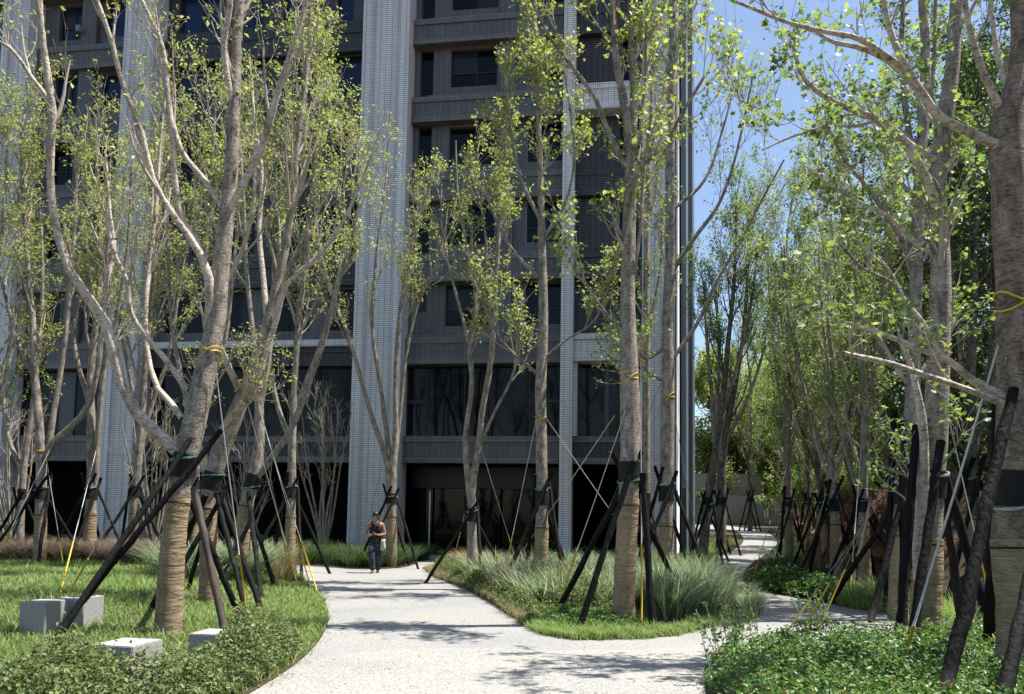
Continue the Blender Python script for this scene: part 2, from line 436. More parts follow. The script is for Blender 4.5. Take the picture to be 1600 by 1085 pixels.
M['fence'] = noise_mat('grey_fence_slat', [(0.3, (0.25, 0.25, 0.225)), (0.7, (0.34, 0.34, 0.31))], 2, 0.6, 0)
M['beige_wall'] = noise_mat('beige_render', [(0.3, (0.38, 0.34, 0.28)), (0.7, (0.48, 0.43, 0.36))], 2, 0.9, 0.1)

# ------------------------------------------------------------------ ground sheet
def grid_sheet(xs, ys, zf, name, mats, off=0.0, matf=None):
    X, Y = np.meshgrid(xs, ys)
    Z = zf(X, Y) + off
    V = np.stack([X, Y, Z], -1).reshape(-1, 3)
    nx, ny = len(xs), len(ys)
    i = (np.arange(ny - 1)[:, None] * nx + np.arange(nx - 1)[None]).ravel()
    F = np.stack([i, i + 1, i + nx + 1, i + nx], 1)
    me = mesh_np(name, V, F, True)
    ob = mk(name, me, mats)
    if matf is not None:
        cx = V[F, 0].mean(1); cy = V[F, 1].mean(1)
        me.polygons.foreach_set('material_index', matf(cx, cy).astype(np.int32))
    return ob
xs = np.concatenate([[-900, -400, -150, -60], np.arange(-30, 30, 0.35), [32, 36, 42, 50, 60, 80, 150, 400, 900]])
ys = np.concatenate([[-300, -80, -20], np.arange(-8, 60, 0.35), [65, 72, 80, 100, 150, 300, 900, 2000]])
def footx(y): return 7.4 + np.maximum(0, y - 12) * 0.30 - np.maximum(0, 9 - y) * 0.1 + 0.35 * np.sin(y * 0.9) + 0.2 * np.sin(y * 2.3 + 1)
gnd = grid_sheet(xs, ys, terrain, 'ground', [M['soil'], M['red_earth']], 0.0, lambda x, y: (x > footx(y) + 0.2).astype(int))
tag(gnd, kind='structure')

# path outlines traced on the ground
def smooth_poly(pts, n=4):
    pts = np.array(pts, float)
    for _ in range(n - 2):
        q = np.empty((2 * len(pts), 2))
        nx = np.roll(pts, -1, 0)
        q[0::2] = 0.75 * pts + 0.25 * nx; q[1::2] = 0.25 * pts + 0.75 * nx
        pts = q
    return pts
def gp(l): return np.array([G(px, py)[:2] for px, py in l])

left_edge = gp([(400,1084),(440,1060),(478,1030),(502,1002),(514,975),(511,950),(495,928),(474,906),(452,890)])
isl_left = gp([(668,893),(682,905),(735,924),(785,953),(826,984),(858,998),(905,1004),(1000,1003),(1060,996),(1125,981),(1182,970)])
isl_right = gp([(1182,970),(1190,950),(1176,932),(1155,918)])
far_left = gp([(1112,880),(1140,864),(1163,850),(1160,838),(1148,828)])
far_right = gp([(1188,828),(1212,840),(1216,852),(1200,866),(1172,884),(1158,903),(1172,924),(1200,930),(1260,938),(1345,957),(1420,964)])
bed_front = gp([(440,884),(480,886),(540,890),(600,892),(648,886),(662,873)])
# main path: big sheet; beds sit on it
island = np.concatenate([isl_left, isl_right, far_left, [[9.6, 46.0], [7.6, 44], [7.3, 31], [7.0, 29.2], [2.2, 29.0], [0.3, 27.5], [-1.9, 25.5], [-2.9, 24.7]]])
lawn = np.concatenate([left_edge, [[-7.8, 25.2], [-9.5, 26.5], [-16, 27], [-30, 27], [-30, 3.0], [-2.9, 3.0], [-2.35, 5.0]]])
lowbed = np.concatenate([bed_front, [[-3.3, 27.6], [-3.5, 28.6], [-9.0, 29.5], [-9.8, 28.0]]])
def GH0(px, py, h):
    d = ray(px, py); Y = (h - EYE) / d.z
    return np.array([d.x * Y, Y])
right_bush = np.array([G(1098,1078)[:2], GH0(1108,1030,.2), GH0(1140,1012,.3), GH0(1180,995,.35), GH0(1230,985,.35), GH0(1300,978,.38), GH0(1380,985,.38), GH0(1450,985,.38), [5.6, 9.4], [7.2, 9.8], [9.5, 9.0], [9.5, 2.0], [1.75, 2.0], [1.45, 5.2]])
right_bank = np.concatenate([far_right, [[8.3, 14.3], [9.5, 14.0], [12, 20], [20, 50], [20, 62], [14.2, 62]], ])

def inside(poly, x, y):
    x = np.asarray(x); y = np.asarray(y)
    r = np.zeros(x.shape, bool)
    n = len(poly); j = n - 1
    for i in range(n):
        xi, yi = poly[i]; xj, yj = poly[j]
        with np.errstate(divide='ignore', invalid='ignore'):
            c = ((yi > y) != (yj > y)) & (x < (xj - xi) * (y - yi) / (yj - yi + 1e-12) + xi)
        r ^= c; j = i
    return r

island = smooth_poly(island); lawn = smooth_poly(lawn); lowbed = smooth_poly(lowbed); right_bush = smooth_poly(right_bush); right_bank = smooth_poly(right_bank)

# path sheet follows the terrain; cells only, in a fine grid, clipped to the part under the bank
import bmesh
def poly_sheet(poly, name, mat, off, res=0.5, skirt=0.0, zf=terrain):
    """triangulated sheet over polygon, following the terrain"""
    bm = bmesh.new()
    vs = [bm.verts.new((float(a), float(b), 0)) for a, b in poly]
    f = bm.faces.new(vs)
    bmesh.ops.triangulate(bm, faces=[f])
    x0, y0 = poly.min(0); x1, y1 = poly.max(0)
    for ax, a, b_ in ((0, x0, x1), (1, y0, y1)):
        v = a + res
        while v < b_:
            co = (v, 0, 0) if ax == 0 else (0, v, 0)
            no = (1, 0, 0) if ax == 0 else (0, 1, 0)
            bmesh.ops.bisect_plane(bm, geom=bm.verts[:] + bm.edges[:] + bm.faces[:], plane_co=co, plane_no=no, dist=1e-5)
            v += res
    bmesh.ops.recalc_face_normals(bm, faces=bm.faces[:])
    for v in bm.verts: v.co.z = float(zf(v.co.x, v.co.y)) + off
    for fc in bm.faces:
        if fc.normal.z < 0: fc.normal_flip()
        fc.smooth = True
    if skirt:
        ed = [e for e in bm.edges if e.is_boundary]
        r = bmesh.ops.extrude_edge_only(bm, edges=ed)
        for g in r['geom']:
            if isinstance(g, bmesh.types.BMVert): g.co.z -= skirt
    me = bpy.data.meshes.new(name); bm.to_mesh(me); bm.free()
    return mk(name, me, mat)

path_poly = np.array([(-14, 2.0), (9, 2.0), (10.0, 9.0), (9.2, 13.5), (8.2, 15.5), (9.5, 20), (14.0, 33), (18.2, 50), (18.4, 56), (13.0, 56), (11, 46), (7.9, 33.0), (7.0, 29.4), (0.0, 29.6), (-30, 29.6), (-30, 24), (-14, 24)])
tag(poly_sheet(path_poly, 'path', M['path'], 0.03, 0.6, 0.05), kind='structure')

apron = np.concatenate([gp([(395,1082),(440,1056),(480,1036),(560,1024),(640,1019),(740,1016),(840,1019),(950,1021),(1050,1017),(1110,1010),(1150,1005)]), [[2.6, 8.6], [2.4, 2.0], [-2.9, 2.0]]])
tag(poly_sheet(smooth_poly(apron), 'path_apron', M['path_warm'], 0.034, 0.6), kind='structure')
def bedz(off):
    return lambda x, y: terrain(x, y)
for nm, pl, of in (('lawn_soil', lawn, 0.05), ('bed_soil', island, 0.05), ('bed_soil', lowbed, 0.05), ('bed_soil', right_bush, 0.05), ('bed_soil', right_bank, 0.05)):
    tag(poly_sheet(pl, nm, M['soil'], of, 0.8, 0.06), kind='structure')

# ------------------------------------------------------------------ building
ALPHA = R(8.0)
FD = 30.0
P0 = P(800, 700, FD)
EU = np.array([math.cos(ALPHA), -math.sin(ALPHA), 0]); EV = np.array([math.sin(ALPHA), math.cos(ALPHA), 0])
B0 = np.array([P0[0], P0[1], 0.0])
bld = empty('apartment_building', (B0[0], B0[1], 0), -ALPHA, 'grey and white tiled apartment block behind the trees', 'building')

def fac(px, py, v=0.0):
    d = ray(px, py); d = np.array([d.x, d.y, d.z]); o_ = np.array([0, 0, EYE])
    c0 = B0 + EV * v
    s = np.dot(c0 - o_, EV) / np.dot(d, EV)
    p = o_ + d * s
    return float(np.dot(p - B0, EU)), float(p[2])
def U(px, py=700, v=0.0): return fac(px, py, v)[0]
def Zl(py, px=760, v=0.6): return fac(px, py, v)[1]

TOP = 35.0
PITCH_Z = 3.44
def beam(name, u0, u1, z0, z1, v0, v1, style, parent=bld):
    """spandrel: brick field with a soldier course along both edges, standing 25 mm proud"""
    s = 0.24
    mm = {'grey': ('tile_grey', 'tile_grey_soldier'), 'white': ('tile_white', 'tile_white_soldier'), 'dark': ('tile_dark', 'tile_dark_soldier'), 'darkL': ('tile_dark', 'tile_grey_soldier')}[style]
    b_ = MB().box((u0, v0, z0 + s), (u1, v1, z1 - s)).obj(name, M[mm[0]], parent)
    for a in (z0, z1 - s):
        MB().box((u0, v0 - 0.05, a), (u1, v1, a + s)).obj('soldier_course', M[mm[1]], b_)
    return b_

def window(u0, u1, z0, z1, v, cols=(0.5,), rows=(), glass='glass', parent=bld, th=0.05):
    fr = MB()
    d = 0.07
    fr.box((u0, v - d, z0), (u1, v, z0 + th)); fr.box((u0, v - d, z1 - th), (u1, v, z1))
    fr.box((u0, v - d, z0 + th), (u0 + th, v, z1 - th)); fr.box((u1 - th, v - d, z0 + th), (u1, v, z1 - th))
    wn = fr.obj('window', M['dark_frame'], parent)
    ub = [u0 + th] + [u0 + (u1 - u0) * c for c in cols] + [u1 - th]
    zb = [z0 + th] + [z0 + (z1 - z0) * c for c in rows] + [z1 - th]
    mb = MB()
    for c in ub[1:-1]: MB().box((c - th / 2, v - d + 0.004, z0 + th), (c + th / 2, v, z1 - th)).obj('mullion', M['dark_frame'], wn)
    for r_ in zb[1:-1]:
        for i in range(len(ub) - 1):
            a = ub[i] + (th / 2 if i else 0); e = ub[i + 1] - (th / 2 if i < len(ub) - 2 else 0)
            MB().box((a, v - d + 0.004, r_ - th / 2), (e, v, r_ + th / 2)).obj('mullion', M['dark_frame'], wn)
    
    for i in range(len(ub) - 1):
        for j in range(len(zb) - 1):
            tilt = random.uniform(-0.006, 0.006)
            p = MB().box((ub[i], v - 0.03 + tilt, zb[j]), (ub[i + 1], v - 0.018 + tilt, zb[j + 1]))
            u_ = random.random()
            p.obj('pane', M[glass if u_ < 0.8 else ('glass_mid' if u_ < 0.95 else 'glass_pale')], wn)
    return wn

def wall_holes(name, u0, u1, z0, z1, v0, v1, holes, mat, parent=bld):
    us = sorted(set([u0, u1] + [h[0] for h in holes] + [h[1] for h in holes]))
    mb = MB()
    for a, e in zip(us[:-1], us[1:]):
        hs = sorted([h for h in holes if h[0] <= a + 1e-6 and h[1] >= e - 1e-6], key=lambda h: h[2])
        z = z0
        for h in hs:
            if h[2] > z + 1e-4: mb.box((a, v0, z), (e, v1, h[2]))
            z = h[3]
        if z1 > z + 1e-4: mb.box((a, v0, z), (e, v1, z1))
    return mb.obj(name, mat, parent)

uC0 = (U(-42), U(0)); uC1 = (U(157), U(206)); uC2 = (U(546), U(622)); uC3 = (U(874), U(893)); uD = (U(1003), U(1056))
uEnd = U(1087)
SOF = [Zl(724), Zl(568)]
while SOF[-1] < 30: SOF.append(SOF[-1] + PITCH_Z)
SPH = 42 * 0.0256 + 0.02

# columns
def column(u0, u1, strips=0.0, depth=1.25, top=TOP):
    if strips:
        mb = MB()
        mb.box((u0 + strips, 0.14, 0), (u1 - strips, depth, top))
        c = mb.obj('column', M['tile_white'], bld)
        for a, e in ((u0, u0 + strips), (u1 - strips, u1)):
            MB().box((a, 0.0, 0), (e, depth, top)).obj('pilaster', M['tile_white'], c)
    else:
        c = MB().box((u0, 0.0, 0), (u1, depth, top)).obj('column', M['tile_white'], bld)
    return c
column(*uC0, strips=0.3); column(*uC1, strips=0.32); column(*uC2, strips=0.42); column(*uC3)
# right-hand blind wall and its fins
MB().box((uD[0], 0.25, 0), (uD[1], 1.25, TOP)).obj('wall', M['tile_white'], bld)
u = U(1056)
pipe = MB()
pipe.tube([(U(1059.5), 0.10, 0), (U(1059.5), 0.10, TOP)], [0.055, 0.055], 10)
pipe.obj('drain_pipe', M['white_metal'], bld, True)
MB().box((U(1056), 1.0, 0), (U(1066), 1.3, TOP)).obj('painted_shadow_gap', M['dark_frame'], bld)  # near-black strip, the shade of the gap put into its colour
MB().box((U(1066), 0.35, 0), (U(1073.5), 1.3, TOP)).obj('wall_panel', M['grey_panel'], bld)
MB().box((U(1073.5), 0.22, 0), (U(1076.5), 1.3, TOP)).obj('white_fin', M['white_metal'], bld)
MB().box((U(1076.5), 0.45, 0), (U(1084), 1.3, TOP)).obj('wall_panel', M['grey_panel'], bld)
MB().box((U(1084), 0.30, 0), (U(1087), 1.3, TOP)).obj('white_fin', M['white_metal'], bld)
z = 0.6
lv = None
for k in range(26):
    lo = MB().box((U(1066) + 0.01, 0.26, z), (U(1073.5) - 0.01, 0.345, z + 0.045))
    lo.obj('louver', M['louver'], bld)
    z += 0.09

# bays
def bay_grey(u0, u1, wins, slot=None, first=0, base_open=True):
    for k, zs in enumerate(SOF):
        if zs > TOP - 1: break
        beam('spandrel', u0, u1, zs, zs + SPH, 0.6, 1.0, 'grey')
        z0 = zs + SPH
        z1 = SOF[k + 1] if k + 1 < len(SOF) else TOP
        if z1 > TOP: z1 = TOP
        if k == 0:
            cuts = [0.12, 0.16, 0.40, 0.60, 0.84, 0.88]
            window(u0 + 0.02, u1 - 0.02, z0, z1, 1.1, cols=(0.13, 0.38, 0.55, 0.80), rows=(0.46,) if False else (), glass='glass')
            MB().box((u0 + 0.06, 1.0, z0 + (z1 - z0) * 0.47), (u0 + (u1 - u0) * 0.13, 1.03, z0 + (z1 - z0) * 0.52)).obj('transom', M['dark_frame'], bld)
            MB().box((u0 + (u1 - u0) * 0.80 + 0.03, 1.0, z0 + (z1 - z0) * 0.47), (u1 - 0.07, 1.03, z0 + (z1 - z0) * 0.52)).obj('transom', M['dark_frame'], bld)
            continue
        holes = []
        hs = (z1 - z0)
        for (a, e) in wins:
            holes.append((a, e, z0 + hs * 0.24, z1 - 0.10 if k > 1 else z1 - 0.05))
        if slot:
            if k == 1: holes.append((slot[0] + 0.05, slot[1] - 0.05, z0 + hs * 0.5, z1 - 0.05))
            else: holes.append((slot[0], slot[1], z0 + 0.02, z1 - 0.02))
        wall_holes('wall', u0, u1, z0, z1, 0.95 if k > 1 else 0.95, 1.2, holes, M['tile_grey'])
        # proud sill course under the windows
        MB().box((u0 + (slot[1] - slot[0] if slot and k > 1 else 0), 0.88, z0 + hs * 0.02), (u1, 0.948, z0 + 0.24)).obj('soldier_course', M['tile_grey_soldier'], bld)
        for i, h in enumerate(holes):
            wide = h[1] - h[0] > 1.2
            g = 'glass'
            if k >= 4 and wide: g = 'glass_sky' if u0 < -10 else 'glass'
            window(h[0] + 0.003, h[1] - 0.003, h[2] + 0.003, h[3] - 0.003, 1.19, cols=(0.55,) if wide else (), rows=(0.4,) if wide else (), glass=g, th=0.045)

bB = (uC2[1], uC3[0])
bay_grey(bB[0], bB[1], [(U(697, 460, 1), U(771, 460, 1)), (U(822, 460, 1), uC3[0] - 0.06)], slot=(uC2[1] + 0.25, U(672, 340, 1)))
# vertical pier in bay B
for k in range(1, len(SOF) - 1):
    if SOF[k] + SPH < TOP - 3:
        MB().box((U(776, 460, 1), 0.80, SOF[k] + SPH + 0.004), (U(800, 460, 1), 0.879, min(SOF[k + 1], TOP) - 0.004)).obj('pier', M['tile_grey'], bld)
bZ = (uC0[1], uC1[0])
um = (bZ[0] + bZ[1]) / 2
bay_grey(bZ[0], bZ[1], [(bZ[0] + 0.75, um - 0.35), (um + 0.75, bZ[1] - 0.1)])
for k in range(1, len(SOF) - 1):
    if SOF[k] + SPH < TOP - 3:
        MB().box((um - 0.3, 0.70, SOF[k] + SPH + 0.004), (um + 0.45, 0.879, min(SOF[k + 1], TOP) - 0.004)).obj('pier', M['tile_grey'], bld)
bay_grey(U(-560), uC0[0], [(U(-400), U(-300)), (U(-200), U(-100))])

# dark bay A
def bay_dark(u0, u1):
    nW = 4
    for k, zs in enumerate(SOF):
        if zs > TOP - 1: break
        z1 = min(SOF[k + 1] if k + 1 < len(SOF) else TOP, TOP)
        if k == 1:
            beam('spandrel', u0, u1, zs, zs + SPH - 0.28, 0.75, 1.0, 'dark')
            MB().box((u0, 0.55, zs + SPH - 0.28), (u1, 1.0, zs + SPH)).obj('white_ledge', M['tile_white_soldier'], bld)
        else:
            beam('spandrel', u0, u1, zs, zs + SPH, 0.75, 1.0, 'darkL' if k == 0 else 'dark')
        z0 = zs + SPH
        if k == 0:
            window(u0 + 0.02, u1 - 0.02, z0, z1, 1.1, cols=(0.16, 0.33, 0.5, 0.67, 0.84))
            continue
        hs = z1 - z0
        W = (u1 - u0)
        holes = [(u0 + W * 0.06, u0 + W * 0.27, z0 + hs * 0.2, z1 - 0.08), (u0 + W * 0.36, u0 + W * 0.48, z0 + hs * 0.2, z1 - 0.08),
                 (u0 + W * 0.58, u0 + W * 0.76, z0 + hs * 0.2, z1 - 0.08), (u0 + W * 0.84, u0 + W * 0.97, z0 + hs * 0.2, z1 - 0.08)]
        wall_holes('wall', u0, u1, z0, z1, 0.95, 1.2, holes, M['tile_dark'] if k > 1 else M['tile_grey'])
        for h in holes:
            window(h[0] + 0.003, h[1] - 0.003, h[2] + 0.003, h[3] - 0.003, 1.19, cols=(0.5,), glass='glass' if k < 4 else 'glass_sky', th=0.045)
bay_dark(uC1[1], uC2[0])

# bay C : dark tile with white bands
def bay_c(u0, u1):
    for k, zs in enumerate(SOF):
        if zs > TOP - 1: break
        z1 = min(SOF[k + 1] if k + 1 < len(SOF) else TOP, TOP)
        z0 = zs + SPH
        st = 'white' if k in (1, 4, 7) else ('darkL' if k == 0 else 'dark')
        beam('spandrel', u0, u1, zs, z0, 0.35 if st == 'white' else 0.7, 1.0, st)
        if k == 0:
            MB().box((u0, 0.5, z0), (u0 + 0.18, 1.0, z1)).obj('wall', M['tile_white'], bld)
            window(u0 + 0.18, u1 - 0.02, z0, z1, 1.1, cols=(0.42, 0.5, 0.8)); continue
        a = u0 + (u1 - u0) * 0.66
        hs = z1 - z0
        h = (a, u1 - 0.15, z0 + hs * 0.12, z1 - 0.1)
        wall_holes('wall', u0, u1, z0, z1, 0.95, 1.2, [h], M['tile_dark'])
        window(h[0] + 0.003, h[1] - 0.003, h[2] + 0.003, h[3] - 0.003, 1.19, rows=(0.45,), cols=(), glass='glass' if k < 5 else 'glass_sky', th=0.045)
bay_c(uC3[1], uD[0])

# ground-floor recess
uL = U(-560)
g = 9.0
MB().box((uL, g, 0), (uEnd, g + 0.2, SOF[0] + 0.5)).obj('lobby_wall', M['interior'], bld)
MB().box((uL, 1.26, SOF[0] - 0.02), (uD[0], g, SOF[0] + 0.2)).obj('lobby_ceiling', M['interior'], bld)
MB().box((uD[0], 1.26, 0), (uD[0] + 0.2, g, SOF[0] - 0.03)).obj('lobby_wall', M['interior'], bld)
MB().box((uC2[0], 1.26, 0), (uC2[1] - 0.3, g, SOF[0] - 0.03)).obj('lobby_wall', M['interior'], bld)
# lobby front left of the entrance: wall in the near-black shade colour
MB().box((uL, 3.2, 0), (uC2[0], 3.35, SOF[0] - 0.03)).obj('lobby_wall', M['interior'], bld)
# entrance header and doors
ue = (U(636, 800, 2), U(745, 800, 2))
MB().box((uC2[1] - 0.02, 2.3, SOF[0] - 0.95), (uC3[0] + 0.2, 2.5, SOF[0] - 0.03)).obj('entrance_header', M['dark_frame'], bld)
for i, (pa, pb) in enumerate(((640, 676), (678, 728), (730, 782), (784, 835), (837, 890))):
    dr = MB().box((U(pa, 800, 2.4) + 0.02, 2.42, 0.05), (U(pb, 800, 2.4) - 0.02, 2.47, SOF[0] - 0.97)).obj('glass_door', M['glass'], bld)
    if i == 0:
        MB().box((U(pb, 800, 2.4) - 0.14, 2.34, 0.35), (U(pb, 800, 2.4) - 0.09, 2.38, 2.75)).obj('handle', M['door_handle'], dr)
# floor of plaza
tag(MB().box((-30, 0, 0.0), (U(1060), 9.0, 0.04)).obj('entrance_floor', M['paving'], None), kind='structure')
bpy.data.objects['entrance_floor'].location = (B0[0], B0[1], 0); bpy.data.objects['entrance_floor'].rotation_euler = (0, 0, -ALPHA)
# bulk of the block behind the facade and the roof
MB().box((uL, 1.32, SOF[0] + 0.25), (uEnd, 15, TOP)).obj('rear_block', M['tile_grey'], bld)
MB().box((uL - 0.1, -0.1, TOP), (uEnd + 0.02, 15.1, TOP + 0.4)).obj('roof', M['grey_panel'], bld)
MB().box((uD[0] + 0.22, 1.32, 0), (uEnd, 15, SOF[0] + 0.24)).obj('side_wall', M['tile_white'], bld)
# small items on the facade
MB().box((U(122, 48, .6), 0.42, Zl(52, 122)), (U(128, 48, .6), 0.595, Zl(43, 122))).obj('wall_lamp', M['grey_panel'], bld)

# ------------------------------------------------------------------ foliage helpers
def tmpl_maple():
    # five lobes, folded a little
    tips = [(-0.42, 0.10), (-0.46, 0.52), (0, 1.0), (0.46, 0.52), (0.42, 0.10)]
    nt_ = [(-0.22, 0.30), (-0.20, 0.60), (0.20, 0.60), (0.22, 0.30)]
    V = [(0, 0, 0)]
    for i in range(5):
        V.append((tips[i][0], tips[i][1], 0.10 * abs(tips[i][0]) * 2 - 0.03))
        if i < 4: V.append((nt_[i][0], nt_[i][1], 0.02))
    F = [(0, i + 1, i) for i in range(1, 9)]
    return np.array(V, float), np.array(F)
def tmpl_kite():
    V = [(0, 0, 0), (-0.30, 0.42, 0.10), (0, 1.0, -0.04), (0.30, 0.42, 0.10)]
    return np.array(V, float), np.array([(0, 2, 1), (0, 3, 2)])
def tmpl_ovate():
    V = [(0, 0, 0), (-0.24, 0.30, 0.06), (-0.22, 0.66, 0.06), (0, 1.0, -0.05), (0.22, 0.66, 0.06), (0.24, 0.30, 0.06), (0, 0.5, -0.02)]
    return np.array(V, float), np.array([(0, 6, 1), (1, 6, 2), (2, 6, 3), (3, 6, 4), (4, 6, 5), (5, 6, 0)])
MAPLE, KITE, OVATE = tmpl_maple(), tmpl_kite(), tmpl_ovate()

def place_leaves(pos, size, tm, up=0.6, droop=0.0, dirs=None):
    """pos (L,3), size (L,), random frames with normals leaning to the sky"""
    L = len(pos)
    n = RNG.normal(0, 1, (L, 3)); n /= np.linalg.norm(n, axis=1, keepdims=True)
    n[:, 2] = np.abs(n[:, 2]) + up
    n /= np.linalg.norm(n, axis=1, keepdims=True)
    d = RNG.normal(0, 1, (L, 3)) if dirs is None else dirs + RNG.normal(0, 0.6, (L, 3))
    d[:, 2] -= droop
    d -= n * np.sum(d * n, 1, keepdims=True); d /= np.linalg.norm(d, axis=1, keepdims=True) + 1e-9
    s = np.cross(d, n)
    TV, TF = tm
    V = pos[:, None] + size[:, None, None] * (TV[None, :, 0:1] * s[:, None] + TV[None, :, 1:2] * d[:, None] + TV[None, :, 2:3] * n[:, None])
    F = TF[None] + (np.arange(L) * len(TV))[:, None, None]
    return V.reshape(-1, 3), F.reshape(-1, TF.shape[1])

def resample(pts, rad, n):
    pts = np.asarray(pts, float); rad = np.asarray(rad, float)
    # catmull-rom through the digitised points
    L = np.concatenate([[0], np.cumsum(np.linalg.norm(np.diff(pts, axis=0), axis=1))])
    t = np.linspace(0, L[-1], n)
    k = len(pts)
    if k < 3:
        o = np.stack([np.interp(t, L, pts[:, i]) for i in range(3)], 1)
    else:
        T = np.gradient(pts, L, axis=0)
        i = np.clip(np.searchsorted(L, t, side='right') - 1, 0, k - 2)
        h = (L[i + 1] - L[i])[:, None]; s = ((t - L[i])[:, None]) / h
        o = (2*s**3-3*s**2+1)*pts[i] + (s**3-2*s**2+s)*h*T[i] + (-2*s**3+3*s**2)*pts[i+1] + (s**3-s**2)*h*T[i+1]
    return o, np.interp(t, L, rad)

NB = 7
def spawn(par, prad, cnt, t0, t1, length, rr, ang, trop, jit, lean=None, rmin=0.002, taper=0.25):
    """children of polylines par (Q,N,3)"""
    Q, N, _ = par.shape
    if Q == 0 or cnt <= 0: return np.zeros((0, NB, 3)), np.zeros((0, NB))
    q = np.repeat(np.arange(Q), cnt)
    K = len(q)
    t = RNG.uniform(t0, t1, K)
    f = t * (N - 1); i = np.minimum(f.astype(int), N - 2); s = (f - i)[:, None]
    p = par[q, i] * (1 - s) + par[q, i + 1] * s
    d = par[q, i + 1] - par[q, i]; d /= np.linalg.norm(d, axis=1, keepdims=True) + 1e-9
    r = prad[q, i] * (1 - s[:, 0]) + prad[q, i + 1] * s[:, 0]
    rnd = RNG.normal(0, 1, (K, 3)); rnd -= d * np.sum(rnd * d, 1, keepdims=True); rnd /= np.linalg.norm(rnd, axis=1, keepdims=True)
    a = np.radians(ang) * RNG.uniform(0.6, 1.25, K)
    cur = d * np.cos(a)[:, None] + rnd * np.sin(a)[:, None]
    if lean is not None: cur = cur + np.array(lean)[None]
    ln = RNG.uniform(length[0], length[1], K) * (1 - 0.35 * t)
    st = (ln / (NB - 1))[:, None]
    out = np.zeros((K, NB, 3)); out[:, 0] = p
    for k in range(1, NB):
        cur = cur + np.array([0, 0, trop]) + RNG.normal(0, jit, (K, 3))
        cur /= np.linalg.norm(cur, axis=1, keepdims=True)
        out[:, k] = out[:, k - 1] + cur * st
    rb = np.maximum(r * rr * RNG.uniform(0.7, 1.1, K), rmin)
    R_ = rb[:, None] * np.linspace(1, taper, NB)[None]
    return out, np.maximum(R_, rmin * 0.6)

